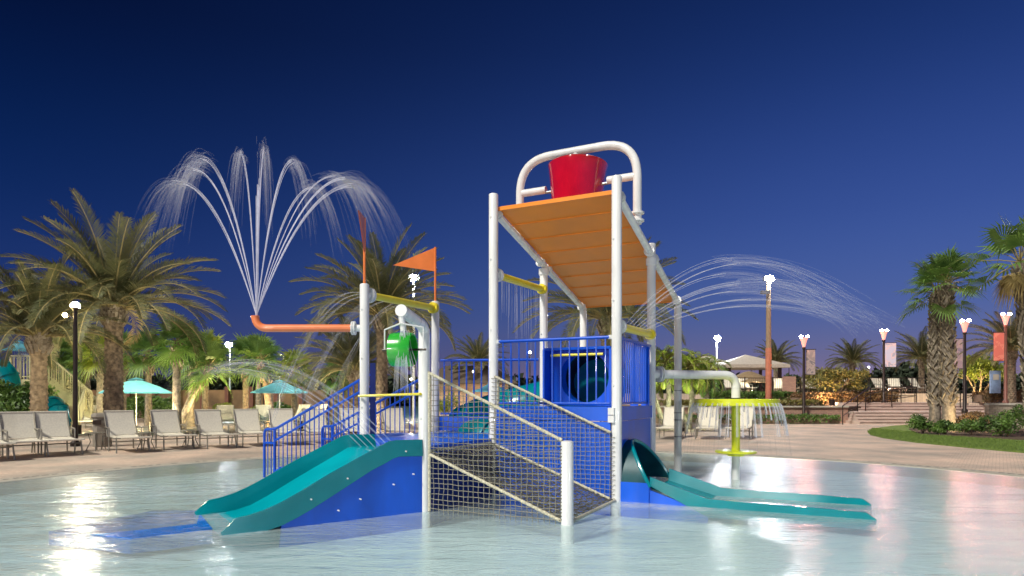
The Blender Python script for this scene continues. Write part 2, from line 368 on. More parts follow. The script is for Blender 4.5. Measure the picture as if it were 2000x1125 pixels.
# lawn, mulch bed right
mb = MB()
lw = [G(1694, 844), G(1700, 850), G(1725, 856), G(1790, 865), G(1900, 876), G(2000, 885), G(2150, 900), G(2150, 840), G(1900, 826), G(1800, 828), G(1740, 833), G(1705, 838)]
mb.prism(lw, -.05, .03); structure(obj('lawn', mb, M['lawn'], smooth=0))
mb = MB(); bd = [G(1775, 840), G(1795, 850), G(1900, 857), G(2010, 862), G(2120, 866), G(2100, 842), G(1960, 832), G(1800, 832)]
mb.prism(bd, 0, .05); structure(obj('mulch_bed', mb, M['mulch'], smooth=0))
def inpoly(x, y, poly):
    r = False; n = len(poly)
    for i in range(n):
        a, b = poly[i], poly[(i + 1) % n]
        if (a[1] > y) != (b[1] > y) and x < (b[0] - a[0]) * (y - a[1]) / (b[1] - a[1]) + a[0]: r = not r
    return r
mb = MB(); x0, x1 = min(p.x for p in lw), 15; y0, y1 = min(p.y for p in lw), max(p.y for p in lw)
for k in range(26000):
    x, y = random.uniform(x0, x1), random.uniform(y0, y1)
    if inpoly(x, y, lw) and not inpoly(x, y, bd):
        a = random.uniform(0, 2 * PI); d = V3((math.cos(a), math.sin(a), 0)) * .012; h = random.uniform(.03, .07)
        b = V3((x, y, .03)); mb.add([b - d, b + d, b + V3((random.uniform(-.02, .02), random.uniform(-.02, .02), h))], [(0, 1, 2)])
tag(obj('grass', mb, M['lawn'], smooth=0), 'short mown grass on the curved lawn by the right-hand palms', 'grass', kind='stuff')

# ------------------------------------------------------------------ play tower
def stack(n, f): return [f(i / (n - 1)) for i in range(n)]
PD = .133 / 2
P712 = V3((-2.12, 9.3, 0)); P829 = T(A, 0); P850 = V3((-1.31, 11.06, 0))
DK, UK = .76, 1.20
tower = thing('play_tower', 'tall white post water play tower with tilted orange roof and blue decks', 'play structure', T(A / 2, B1))
def post(p, z1, name='post', cap=True, r=PD):
    mb = MB(); mb.lathe([(r, -.2), (r, z1 - .015), (r * .93, z1 - .004), (r * .6, z1 + .004), (1e-6, z1 + .006)], (p[0], p[1], 0), 28)
    return obj(name, mb, M['white'], tower)
post(T(0, 0), .88); post(P829, 2.14); post(T(0, B1), 4.22); post(T(A, B1), 4.24)
post(T(0, B2), 3.72); post(T(A, B2), 3.48); post(T(0, B3), 3.0); post(T(A, B3), 3.02)
post(P712, 2.97); post(P850, 2.98)
for q_, zs in ((T(0, B1), (.35, 1.5, 2.6, 3.4)), (T(A, B1), (2.3, 3.3, 3.9)), (P829, (.4, 1.1, 1.9)), (P712, (1.2, 1.9, 2.6)), (T(0, B2), (2.5, 3.2)), (T(A, B2), (2.4, 3.0))):
    for zb_ in zs:
        d_ = V3((-q_.x, -q_.y, 0)).normalized(); d_ = V3((d_.x * .8 + d_.y * .6, d_.y * .8 - d_.x * .6, 0)); mb = MB(); c_ = V3((q_.x, q_.y, zb_)); mb.tube([c_ + d_ * (PD - .01), c_ + d_ * (PD + .012)], .012, 8); obj('bolt', mb, M['white'], tower)
def railz(v): return 4.0 - .255 * (v - B1)
def flange(mb, c, d, r, th, seg=20, bolts=True):
    c, d = V3(c), V3(d).normalized(); mb.tube([c - d * th / 2, c + d * th / 2], r, seg)
    if bolts:
        x = d.orthogonal().normalized(); y = d.cross(x)
        for k in range(6):
            a = k * PI / 3; q = c + (x * math.cos(a) + y * math.sin(a)) * r * .78
            mb.tube([q - d * (th / 2 + .012), q + d * (th / 2 + .012)], .009, 6)
for u in (0, A):
    mb = MB(); mb.tube([T(u, B1 + .05, railz(B1 + .05)), T(u, B3 + .02, railz(B3 + .02))], .052, 18)
    mb.sphere(T(u, B3 + .02, railz(B3 + .02)), .058, 14, 8)
    for v in (B1 + .09, B1 + .13, B2 - .13, B2 + .13, B2 + .17, B3 - .1):
        flange(mb, T(u, v, railz(v)), VD - Z * .255, .082, .022)
    mb.tube([T(u, B1, railz(B1 + .1)), T(u, B1 + .1, railz(B1 + .1))], .05, 14)
    mb.tube([T(u, B2, railz(B2) - .16), T(u, B2, railz(B2) - .06)], .083, 16)
    obj('roof_rail', mb, M['white'], tower)
NPAN = 8
vs0, vs1 = B1 + .06, B3 + .08
for i in range(NPAN):
    a = vs0 + (vs1 - vs0) * i / NPAN; b = vs0 + (vs1 - vs0) * (i + 1) / NPAN - .012
    mb = MB(); q = []
    for dz in (0, .028):
        for (u, v) in ((.04, a), (A - .04, a), (A - .04, b), (.04, b)): q.append(T(u, v, railz(v) + .045 + dz))
    mb.hexa([q[0], q[3], q[2], q[1], q[4], q[7], q[6], q[5]])
    q = T(.04, b - .006, railz(b) + .04), T(A - .04, b - .006, railz(b) + .04); mb.beam(q[0], q[1], .008, .016)
    if i == 0:
        mb.beam(T(.04, a, railz(a) + .05), T(A - .04, a, railz(a) + .05), .035, .055)
    obj('roof_panel', mb, M['roofpanel'], tower)
# bucket arch
def bend(pts, r, n=8):                  # rounds the corners of a polyline
    out = [V3(pts[0])]
    for i in range(1, len(pts) - 1):
        p, a, b = V3(pts[i]), V3(pts[i - 1]), V3(pts[i + 1]); d1, d2 = (a - p), (b - p)
        rr = min(r, d1.length * .48, d2.length * .48) if isinstance(r, (int, float)) else r[i - 1]
        p1, p2 = p + d1.normalized() * rr, p + d2.normalized() * rr
        for k in range(n + 1):
            t = k / n; out.append(p1 * (1 - t) ** 2 + p * 2 * t * (1 - t) + p2 * t * t)
    out.append(V3(pts[-1])); return out
VA = 2.66
mb = MB()
arch = bend([T(-.02, VA, railz(VA) + .04), T(-.02, VA, 5.01), T(A + .02, VA, 5.01), T(A + .02, VA, railz(VA) + .04)], [.52, .52], 12)
mb.tube(arch, .062, 20)
for u in (-.02, A + .02):
    flange(mb, T(u, VA, railz(VA) + .09), Z, .10, .025); flange(mb, T(u, VA, railz(VA) + .20), Z, .10, .025)
mb.tube([T(.02, VA, 4.50), T(.42, VA, 4.50)], .055, 16); mb.tube([T(A - .02, VA, 4.50), T(A - .42, VA, 4.50)], .055, 16)
mb.tube([T(A / 2, VA, 5.05), T(A / 2, VA, 4.84)], .028, 12); mb.tube([T(A / 2, VA, 5.00), T(A / 2, VA, 4.95)], .05, 12)
obj('bucket_arch', mb, M['white'], tower)
# red tipping bucket
BCK = T(A / 2, VA, 0)
bk = thing('tipping_bucket', 'large glossy red tipping bucket hung under the white arch above the orange roof', 'bucket', (BCK.x, BCK.y, 3.93))
mb = MB(); prof = [(q0 * .91, q1 * .845) for q0, q1 in [(.375, -.02), (.385, 0), (.40, .20), (.42, .45), (.45, .75), (.478, .98), (.49, 1.02), (.478, 1.03), (.455, 1.0), (.42, .75), (.38, .3), (.36, .06), (1e-6, .05)]]
mb.lathe(prof, seg=48); mb.lathe([(1e-6, -.02), (.341, -.0172)], seg=48)
o = lobj('bucket_shell', mb, M['red'], bk, 50); o.rotation_euler = (R(-3), R(2), 0)
mb = MB(); a = UD * .50
mb.tube([-a + Z * .53, -UD * .36 + Z * .53], .02, 10); lobj('pivot_pin', mb, M['steel'], bk); mb = MB(); mb.tube([a + Z * .53, UD * .36 + Z * .53], .02, 10)
lobj('pivot_pin', mb, M['steel'], bk)
# decks
mb = MB(); dk = [P829, P712, V3((-1.5, 10.5, 0)), P850, T(A, B2), T(A, B1)]
mb.prism(dk, DK - .10, DK); obj('low_deck', mb, M['bluepanel'], tower)
mb = MB(); mb.prism([T(.0, B1), T(A, B1), T(A, B2), T(0, B2)], UK - .17, UK - .002); obj('upper_deck', mb, M['bluepanel'], tower)
def panel(a, b, z0, z1, th=.03, m='bluepanel', name='side_panel', off=0):
    a, b = V3(a), V3(b); d = (b - a).normalized(); n = V3((d.y, -d.x, 0)); mb = MB(); a = a + n * off; b = b + n * off
    z0a, z0b = z0 if isinstance(z0, tuple) else (z0, z0); z1a, z1b = z1 if isinstance(z1, tuple) else (z1, z1)
    n *= th / 2
    mb.hexa([a - n + Z * z0a, b - n + Z * z0b, b + n + Z * z0b, a + n + Z * z0a, a - n + Z * z1a, b - n + Z * z1b, b + n + Z * z1b, a + n + Z * z1a])
    return obj(name, mb, M[m], tower)
ee = UD * .07
panel(T(A, B1) - ee, T(0, B1) + ee, -.2, UK - .18, off=.035)
panel(T(A, B1) - ee, T(0, B1) + ee, UK - .17, UK + .015, off=.012, th=.04, name='deck_fascia')
e2 = VD * .07
panel(T(0, B1) + e2, T(0, B2) - e2, .3, UK - .18, off=-.01)
panel(T(0, B1) + e2, T(0, B2) - e2, UK - .17, UK + .015, off=.012, th=.04, name='deck_fascia')
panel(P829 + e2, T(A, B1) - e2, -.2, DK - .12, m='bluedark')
panel(P850 + V3((.07, 0, 0)), T(A, B2) - V3((.07, 0, 0)), DK + .01, DK + .26, name='kick_panel')
panel(P850 + V3((.07, .02, 0)), T(A, B2) - V3((.07, -.02, 0)), -.2, DK - .11)
panel(T(A, B1) + e2, T(A, B2) - e2, DK + .01, UK - .18)
mb = MB()
for z in (1.06, 1.16):
    mb.beam(T(.09, B1 - .045, z), T(.0, B1 - .075, z), .05, .09)
obj('bracket', mb, M['white'], tower)
def railing(a, b, z0a, z0b, z1a, z1b, nb, name='railing', par=None, m='blue', r=.011, rr=.022, mid=None, posts=()):
    a, b = V3(a), V3(b); mb = MB()
    a.z = b.z = 0
    mb.tube([a + Z * z1a, b + Z * z1b], rr, 12); mb.tube([a + Z * z0a, b + Z * z0b], rr * .8, 10)
    if mid: mb.tube([a + Z * (z1a - mid), b + Z * (z1b - mid)], rr * .85, 10)
    for k in range(nb):
        t = (k + .5) / nb; p = a.lerp(b, t)
        mb.tube([p + Z * (z0a + (z0b - z0a) * t), p + Z * (z1a + (z1b - z1a) * t)], r, 8)
    for t in posts:
        p = a.lerp(b, t); mb.tube([p + Z * (z0a + (z0b - z0a) * t), p + Z * (z1a + (z1b - z1a) * t)], rr, 10)
    return obj(name, mb, M[m], par or tower)
railing(T(A, B1) - UD * .09, T(0, B1) + UD * .09, UK + .06, UK + .06, 2.13, 2.13, 13)
railing(T(0, B1) + VD * .09, T(0, B2) - VD * .09, UK + .06, UK + .06, 2.13, 2.13, 16, r=.012)
railing(P850 + V3((.09, 0, 0)), T(A, B2) - V3((.09, 0, 0)), DK + .30, DK + .30, 1.97, 1.97, 13, r=.013)
mb = MB()
for u, v, du in ((A, B1, -1), (0, B1, 1)):
    mb.box(T(u + du * .08, v, 2.13), (.05, .05, .05), TH)
obj('rail_socket', mb, M['white'], tower)
# tube entrance box
BU0, BU1, BV = .50, 1.60, B2 - .28
box = MB(); hc = (1.0, 1.66); hr = .405
n = 40; ring_o = []; z0, z1 = UK + .01, 2.10
def boxpt(u, z, v): return T(u, v, z)
vs = []; fs = []
for k in range(n):
    a = 2 * PI * k / n; cx, cz = math.cos(a), math.sin(a)
    s = min((BU1 - hc[0]) / cx if cx > 1e-6 else 9e9, (BU0 - hc[0]) / cx if cx < -1e-6 else 9e9, (z1 - hc[1]) / cz if cz > 1e-6 else 9e9, (z0 - hc[1]) / cz if cz < -1e-6 else 9e9)
    vs += [boxpt(hc[0] + hr * cx, hc[1] + hr * cz, BV), boxpt(hc[0] + s * cx, hc[1] + s * cz, BV), boxpt(hc[0] + hr * cx, hc[1] + hr * cz, BV + .25)]
for k in range(n):
    j = (k + 1) % n; fs += [(3 * k, 3 * k + 1, 3 * j + 1, 3 * j), (3 * k, 3 * j, 3 * j + 2, 3 * k + 2)]
box.add(vs, fs)
for u in (BU0, BU1): box.beam(T(u, BV - .22, (z0 + z1) / 2), T(u, BV + .02, (z0 + z1) / 2), .035, z1 - z0)
box.beam(T(BU0, BV - .1, z1), T(BU1, BV - .1, z1), .24, .04)
for u in (BU0 - .25, BU0 - .42): box.beam(T(u, BV, (z0 + z1) / 2), T(u - .12, BV, (z0 + z1) / 2), .03, z1 - z0)
te = obj('tube_entrance', box, M['bluepanel'], tower)
mb = MB(); mb.tube([T(.62, BV - .2, 2.0), T(1.48, BV - .2, 2.0)], .022, 10); obj('grab_bar', mb, M['yellow'], te)
mb = MB(); q = P829 + V3((-.0, -.075, 1.375)); mb.tube([P712 + V3((-.06, -.085, 1.36)), P829 + V3((-.03, -.08, 1.38))], .017, 10); obj('grab_bar', mb, M['yellow'], tower)
# yellow cross pipes with flanges
def crosspipe(a, b, r=.055, side=-1, big=.085):
    a, b = V3(a), V3(b); d = (b - a).normalized()
    mb = MB(); mb.tube([a + d * .13, b - d * .06], r, 18); flange(mb, b - d * .09, d, big, .03); flange(mb, b - d * .05, d, big, .03)
    o = obj('spray_bar', mb, M['yellow'], tower)
    mb = MB(); mb.tube([a, a + d * .12], r * 1.02, 16); flange(mb, a + d * .13, d, big * 1.15, .025); flange(mb, a + d * .10, d, big * 1.15, .025)
    c = obj('flange', mb, M['white'], o); return o
crosspipe(T(A, B1, 3.10), T(A, B2, 3.14)); crosspipe(T(0, B1, 2.27), T(0, B2, 2.31)); crosspipe(P712 + Z * 2.82, P850 + Z * 2.86, big=.095)
# masts and flags
def mast(p, z0, z1, tri, m, label):
    t = thing('flag', label, 'flag', (p[0], p[1], z0))
    mb = MB(); mb.tube([V3(p) + Z * (z0 - .02), V3(p) + Z * z1], .019, 12); obj('flag_pole', mb, M['flag'], t)
    mb = MB(); a, b, c = [V3(q) for q in tri]; nn = (b - a).cross(c - a).normalized(); 
    mb.slab([a - nn * .008, b - nn * .008, c - nn * .008], nn, .016); obj('pennant', mb, M[m], t, 0)
top = lambda p, z: V3((p[0], p[1], z))
mast(P850, 2.98, 1.35 + 292 * 11.06 / FPX, [top(P850, 3.90), top(P850, 3.49), P(768, 518, 11.0)], 'flag', 'bright orange triangular metal pennant on the white post behind the green bucket')
mast(P712, 2.97, 1.35 + 349 * 9.3 / FPX, [top(P712, 3.92), top(P712, 3.42), V3((P712.x * .915 - .08, P712.y * .915, 3.80))], 'flagred', 'faded red metal pennant seen edge-on above the orange water pipe')
# bottom collars on the tower posts
for z in (.62, .92, 1.05, 1.45):
    mb = MB(); mb.tube([T(0, B3, z), T(0, B3, z + .02)], PD + .006, 20); obj('post_collar', mb, M['steel'], tower)
# bent side bucket arm
arm = MB(); end = P(783, 606, 6.95)
arm.tube([P829 + Z * 2.0, P829 + Z * 2.13, P829.lerp(end, .12) + Z * 0 + Z * (2.19 - P829.lerp(end, .12).z), end], PD, 22)
arm.sphere(P829 + Z * 2.11, PD * 1.02, 18, 10)
obj('bucket_arm', arm, M['white'], tower)
# green bucket
gb = thing('water_bucket', 'green barrel bucket hanging tipped from the bent white arm', 'bucket', (end.x, end.y, end.z))
gc = P(786, 683, 7.05)
mb = MB(); mb.tube([end + V3((0, .03, -.05)), V3((end.x + .02, end.y + .05, gc.z + .20))], .034, 14); obj('water_spout', mb, M['white'], gb)
Mx = Matrix.Rotation(R(68), 3, 'X') @ Matrix.Identity(3)
Mr = Matrix.Rotation(R(-8), 3, 'Z') @ Matrix.Rotation(R(90), 3, 'Y')
mb = MB(); Hb = .125
mb.lathe([(1e-6, -Hb - .005), (.165, -Hb), (.182, -Hb + .01), (.19, 0), (.182, Hb - .01), (.172, Hb), (.160, Hb - .005), (.165, 0), (.155, -Hb + .02), (1e-6, -Hb + .02)], gc, 40, 0, Mr)
obj('bucket_shell', mb, M['green'], gb, 50)
ax = (Mr @ Z).normalized()
mb = MB(); l1, r1 = gc - ax * .20, gc + ax * .235
l1.z = r1.z = gc.z; mb.tube([l1 - ax * .03, r1 + ax * .03], .012, 8)
obj('axle', mb, M['darkmetal'], gb)
mb = MB(); q = end + V3((0, 0, -.16))
mb.tube([l1, l1 + Z * .22, q + V3((0, 0, .02)), r1 + Z * .24, r1], .010, 8); obj('bucket_bracket', mb, M['white'], gb)

# ------------------------------------------------------------------ climbing net
net = thing('climbing_net', 'sloping rope climbing net with netted sides between four white posts', 'climbing net', T(A / 2, B1 / 2))
def wob(p, amt=.014): return p + V3((noise.noise(p * 9), noise.noise(p * 9 + V3((5, 3, 1))), noise.noise(p * 9 + V3((1, 7, 9))))) * amt
CELL = .066
def topz(u): return .86 + .80 * u / A
def rampz(u): return .70 * u / A
def netpanel(v, lower, name, m, r=.0042):
    mb = MB(); n = int(A / CELL)
    def sag(u): return -.012 * math.sin(PI * u / A)
    for k in range(1, n):
        u = A * k / n; a, b = lower(u), topz(u)
        if b - a < .03: continue
        m_ = max(3, int((b - a) / .09)); mb.tube([wob(T(u, v, a + (b - a) * i / m_)) for i in range(m_ + 1)], r, 4, False)
    z = .03
    while z < 1.66:
        u0, u1 = 0, A
        if z > .86: u0 = (z - .86) / .80 * A
        if lower(A) > .01: u1 = min(A, z / lower(A) * A)
        if u1 - u0 > .04:
            m_ = max(3, int((u1 - u0) / .09)); mb.tube([wob(T(u0 + (u1 - u0) * i / m_, v, z + (sag(u0 + (u1 - u0) * i / m_) if z > .1 else 0))) for i in range(m_ + 1)], r, 4, False)
        z += CELL * .92
    return obj(name, mb, m, net, 0)
netpanel(.0, lambda u: -.02, 'side_net', M['rope']); netpanel(B1 - .075, rampz, 'side_net', M['rope'])
mb = MB(); n = int(A / .072); m_ = int(B1 / .072)
def rp(u, v): 
    s = math.sin(PI * v / B1) * math.sin(PI * u / A); return wob(T(u, v, rampz(u) - .06 * s), .012)
for k in range(1, n):
    u = A * k / n; mb.tube([rp(u + .02 * math.sin(i * 1.9), B1 * i / 24) for i in range(25)], .006, 4, False)
for k in range(1, m_):
    v = B1 * k / m_; mb.tube([rp(A * i / 24, v + .02 * math.sin(i * 1.7)) for i in range(25)], .006, 4, False)
for k in range(-m_, n):                 # the diagonal layer of the ramp
    pts = []
    for i in range(25):
        v = B1 * i / 24; u = A * k / n + v
        if 0 <= u <= A: pts.append(rp(u, v) - Z * .012)
    if len(pts) > 2 and k % 2: mb.tube(pts, .005, 4, False)
obj('ramp_net', mb, M['rope3'], net, 0)
mb = MB(); rr = .018
def border(a, b):
    a, b = V3(a), V3(b); m_ = max(4, int((b - a).length / .03))
    mb.tube([a.lerp(b, i / m_) for i in range(m_ + 1)], [rr * (1 + .13 * math.sin(i * 2.1)) for i in range(m_ + 1)], 8)
for v, ad in ((0, .0), (B1 - .075, .0)):
    border(T(.06, v, topz(.06)), T(A - .06, v, topz(A - .06))); border(T(.07, v, rampz(.07)), T(A - .07, v, rampz(A - .07)))
border(T(A - .075, 0, 1.64), T(A - .075, 0, 0)); border(T(A - .075, B1, 1.64), T(A - .075, B1, .7))
border(T(.075, B1, .89), T(.075, B1, .0)); border(T(A, .07, .70), T(A, B1 - .07, .70)); border(T(0, .07, .01), T(0, B1 - .07, .01))
obj('border_rope', mb, M['rope2'], net)
# dark lacing down the short post
mb = MB()
for k in range(22): 
    z = .04 + k * .037; mb.tube([T(0, 0, z) + V3((-.085, -.01, 0)), T(0, 0, z + .012) + V3((-.06, -.03, 0))], .005, 5)
obj('lacing', mb, M['rope3'], net, 0)

# ------------------------------------------------------------------ wide slide (left)
SLA = V3((-1.06, 7.57, 0)); SD = V3((-.81, -.585, 0)).normalized(); SW = V3((-.585, .81, 0)).normalized(); WID = 1.42
rim = [(-.02, .847), (.30, .853), (.40, .842), (.50, .80), (1.077, .530), (1.40, .36), (1.60, .265), (1.76, .205), (1.917, .165), (2.04, .15), (2.18, .02)]
low = [(-.02, .655), (.28, .665), (.36, .645), (.45, .60), (.61, .533), (1.30, .16), (1.45, .09), (1.6, .03), (1.8, -.02), (2.04, -.03), (2.16, -.02)]
bed = [(-.02, .70), (.28, .70), (.38, .685), (.48, .63), (1.05, .335), (1.38, .155), (1.58, .06), (1.74, .02), (1.9, .0), (2.04, -.012), (2.16, -.025)]
def spt(t, w_, z): return SLA + SD * t + SW * w_ + Z * z
ws = thing('wide_slide', 'wide double-width teal slide running down left into the shallow pool', 'slide', SLA + SD * 1.1 + SW * .7)
for side in (0, 1):
    mb = MB(); vs = []; o_ = -.05 if side == 0 else .05; wb = 0 if side == 0 else WID; inn = .10 if side == 0 else -.10
    for i in range(len(rim)):
        vs += [spt(low[i][0], wb, low[i][1]), spt(rim[i][0], wb - o_ * .2, rim[i][1]), spt(rim[i][0], wb - o_ * .8, rim[i][1] - .002), spt(bed[i][0], wb + inn, bed[i][1])]
    fs = []
    for i in range(len(rim) - 1):
        for k in range(3): fs.append((4 * i + k, 4 * i + 4 + k, 4 * i + 5 + k, 4 * i + 1 + k))
    fs += [(0, 1, 2, 3), tuple(4 * (len(rim) - 1) + k for k in range(4))]
    mb.add(vs, fs); obj('side_rim', mb, M['teal'], ws, 40)
mb = MB(); vs = []; NW = 6
for i in range(len(bed)):
    for k in range(NW + 1):
        vs.append(spt(bed[i][0], .10 + (WID - .20) * k / NW, bed[i][1] + .0))
fs = [(i * (NW + 1) + k, i * (NW + 1) + k + 1, (i + 1) * (NW + 1) + k + 1, (i + 1) * (NW + 1) + k) for i in range(len(bed) - 1) for k in range(NW)]
mb.add(vs, fs); obj('slide_bed', mb, M['tealbed'], ws, 40)
mb = MB(); pts = [spt(t, .02, z - .004) for t, z in low[:8]] + [spt(1.62, .02, -.2), spt(-.02, .02, -.2)]
mb.slab(pts, SW, .03); pts = [p + SW * (WID - .07) for p in pts]; mb.slab(pts, SW, .03)
obj('support_panel', mb, M['bluepanel'], ws, 0)
mb = MB()
for t, z in ((.2, .72), (.9, .46), (1.3, .27), (.35, .35), (.75, .22), (1.0, .12), (.1, .45)):
    q = spt(t, -.006, z); mb.tube([q - SW * .006, q + SW * .03], .009, 8)
obj('bolt', mb, M['white'], ws)

# ------------------------------------------------------------------ tube slide with open flume (right)
ts = thing('tube_slide', 'dark teal tube slide ending in a long low flume at the right of the tower', 'slide', T(-.3, 2.29))
F0, F1 = 1.73, 2.85; FC = (F0 + F1) / 2; FR = (F1 - F0) / 2
def archpt(u, a, r, zc=.2, squash=1.0): return T(u, FC - r * math.cos(a), zc + r * math.sin(a) * squash)
mb = MB(); vs = []; NA = 20; rows = [(0.05, 1), (.03, 1), (0.0, 1), (None, 1)]
for j, (u, _) in enumerate(rows):
    for k in range(NA + 1):
        a = PI * k / NA; uu = u if u is not None else (-.06 - .38 * (1 - math.sin(a)) ** .8)
        vs.append(archpt(uu, a, FR))
for j, (u, _) in enumerate(reversed(rows)):
    for k in range(NA + 1):
        a = PI * k / NA; uu = u if u is not None else (-.06 - .38 * (1 - math.sin(a)) ** .8)
        vs.append(archpt(uu, a, FR - .035))
fs = [(j * (NA + 1) + k, j * (NA + 1) + k + 1, (j + 1) * (NA + 1) + k + 1, (j + 1) * (NA + 1) + k) for j in range(7) for k in range(NA)]
mb.add(vs, fs); obj('tunnel', mb, M['tealshade'], ts, 50)
mb = MB()
mb.tube([archpt(-.06 - .38 * (1 - math.sin(PI * k / 24)) ** .8, PI * k / 24, FR - .01) for k in range(25)], .026, 8); obj('tunnel_rim', mb, M['teal'], ts)
fl = [(-.44, .33), (-1.15, .10), (-1.6, .09), (-2.3, .085), (-2.85, .07), (-2.95, .0)]
mb = MB()
for v, s in ((F0, 1), (F1, -1)):
    vs = []
    for u, z in fl:
        hgt = .16 if u > -1 else .12
        vs += [T(u, v, z - .11 if u > -1 else -.12), T(u, v, z), T(u, v + s * .035, z), T(u, v + s * .09, z - hgt)]
    mb.add(vs, [(4 * i + k, 4 * i + 4 + k, 4 * i + 5 + k, 4 * i + 1 + k) for i in range(len(fl) - 1) for k in range(3)] + [(0, 1, 2, 3)])
obj('flume_rim', mb, M['teal'], ts, 40)
mb = MB(); vs = []
for u, z in fl:
    hgt = .16 if u > -1 else .12
    vs += [T(u, F0 + .08, z - hgt + .0), T(u, F1 - .08, z - hgt + .0)]
mb.add(vs, [(2 * i, 2 * i + 1, 2 * i + 3, 2 * i + 2) for i in range(len(fl) - 1)]); obj('flume_bed', mb, M['teal'], ts)
mb = MB(); mb.slab([T(.05, F0 + .01, -.2), T(-1.15, F0 + .01, -.2), T(-1.15, F0 + .01, -.06), T(-.44, F0 + .01, .16), T(-.44, F0 + .01, .25), T(-.1, F0 + .01, .25), T(-.1, F0 + .01, .25), T(.05, F0 + .01, .25)], VD, .03)
obj('support_panel', mb, M['bluepanel'], ts, 0)
mb = MB(); mb.box(T(-.24, F0 + .0, .0), (.38, .02, .5), -TH); obj('support_panel', mb, M['bluepanel'], ts, 0)
# the closed tube winding down behind the tower
ctrl = [T(1.0, BV + .25, 1.66), T(1.05, BV + .8, 1.55), T(1.9, BV + 1.25, 1.30), T(2.9, BV + 1.15, 1.05), T(3.3, BV + .5, .82), T(2.9, BV + .1, .60), T(2.0, BV + .0, .42), T(1.0, FC + .5, .30), T(.4, FC, .22)]
def catmull(p, n=8):
    out = []
    for i in range(len(p) - 1):
        a, b, c, d = p[max(i - 1, 0)], p[i], p[i + 1], p[min(i + 2, len(p) - 1)]
        for k in range(n):
            t = k / n; out.append(.5 * ((2 * b) + (c - a) * t + (2 * a - 5 * b + 4 * c - d) * t * t + (3 * b - a - 3 * c + d) * t ** 3))
    out.append(p[-1]); return out
cp = catmull(ctrl)
mb = MB(); mb.tube(cp[:-14], .43, 26, False)
for i in range(6, len(cp) - 14, 9): mb.tube([cp[i], cp[i].lerp(cp[i + 1], .25)], .475, 26)
obj('closed_tube', mb, M['teal'], ts)
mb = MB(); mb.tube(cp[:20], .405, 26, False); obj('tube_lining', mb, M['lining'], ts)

# ------------------------------------------------------------------ stairs
st = thing('stairs', 'blue metal stairs with two sloping blue handrails left of the low deck', 'stairs', (-3.6, 10.9, 0))
SB = V3((-4.15, 10.85, 0)); ST = P712 + V3((.05, .1, 0)); sd = (ST - SB); sd.z = 0; L = sd.length; sdn = sd.normalized(); sw = V3((.563, .826, 0)) * 1.2
mb = MB(); ns = 4
for k in range(ns):
    a = SB + sd * (.14 + .86 * k / ns); b = SB + sd * (.14 + .86 * (k + 1) / ns); z = DK * (k + 1) / ns
    mb.hexa([a + Z * (z - .19) + sw * .03, b + Z * (z - .19) + sw * .03, b + sw * .97 + Z * (z - .19), a + sw * .97 + Z * (z - .19), a + Z * z + sw * .03, b + Z * z + sw * .03, b + sw * .97 + Z * z, a + sw * .97 + Z * z])
obj('step', mb, M['bluepanel'], st, 0)
for w_ in (0, 1):
    o_ = sw * w_; a, b = SB + o_, ST + o_; c = a + sdn * .28
    mb = MB()
    mb.tube(bend([a, a + Z * .81, c + Z * .81, b + Z * 1.67], [.1, .12], 6), .022, 12); mb.tube([c, c + Z * .81], .024, 12)
    mb.tube([a + Z * .58 + sdn * .02, c + Z * .58], .018, 10); mb.tube([c + Z * .62, b + Z * 1.50], .018, 10)
    mb.tube([c + Z * .12, b + Z * (DK + .04)], .016, 8)
    for k in range(1, 20):
        q = c.lerp(b, k / 20); t = k / 20; mb.tube([q + Z * (.12 + (DK - .08) * t), q + Z * (.81 + .86 * t)], .009, 8)
    for k in (1, 2): mb.tube([a.lerp(c, k / 3) + Z * .04, a.lerp(c, k / 3) + Z * .81], .009, 8)
    obj('handrail', mb, M['blue'], st)
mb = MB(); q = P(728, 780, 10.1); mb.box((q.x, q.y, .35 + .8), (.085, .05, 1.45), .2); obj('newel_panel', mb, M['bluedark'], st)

# ------------------------------------------------------------------ spray pipe left, mushroom right
sp_ = thing('spray_pipe', 'salmon orange pipe pointing left with upturned end spraying an arching fountain', 'pipe', P712 + Z * 2.35)
zz = CH + (HY - 641) * 9.3 / FPX; nz = P(501, 617, 9.3)
mb = MB(); mb.tube(bend([P712 + V3((-.16, 0, zz)), V3((nz.x, 9.3, zz)), V3((nz.x - .02, 9.3, nz.z))], [.16], 10), .055, 20)
mb.tube([nz + V3((-.02, 0, -.015)), nz + V3((-.02, 0, 0))], .058, 20)
obj('orange_pipe', mb, M['orange'], sp_)
mb = MB(); mb.tube([P712 + Z * zz, P712 + V3((-.17, 0, zz))], .05, 16); flange(mb, P712 + V3((-.17, 0, zz)), V3((1, 0, 0)), .10, .02); flange(mb, P712 + V3((-.14, 0, zz)), V3((1, 0, 0)), .10, .02)
obj('flange', mb, M['white'], sp_)

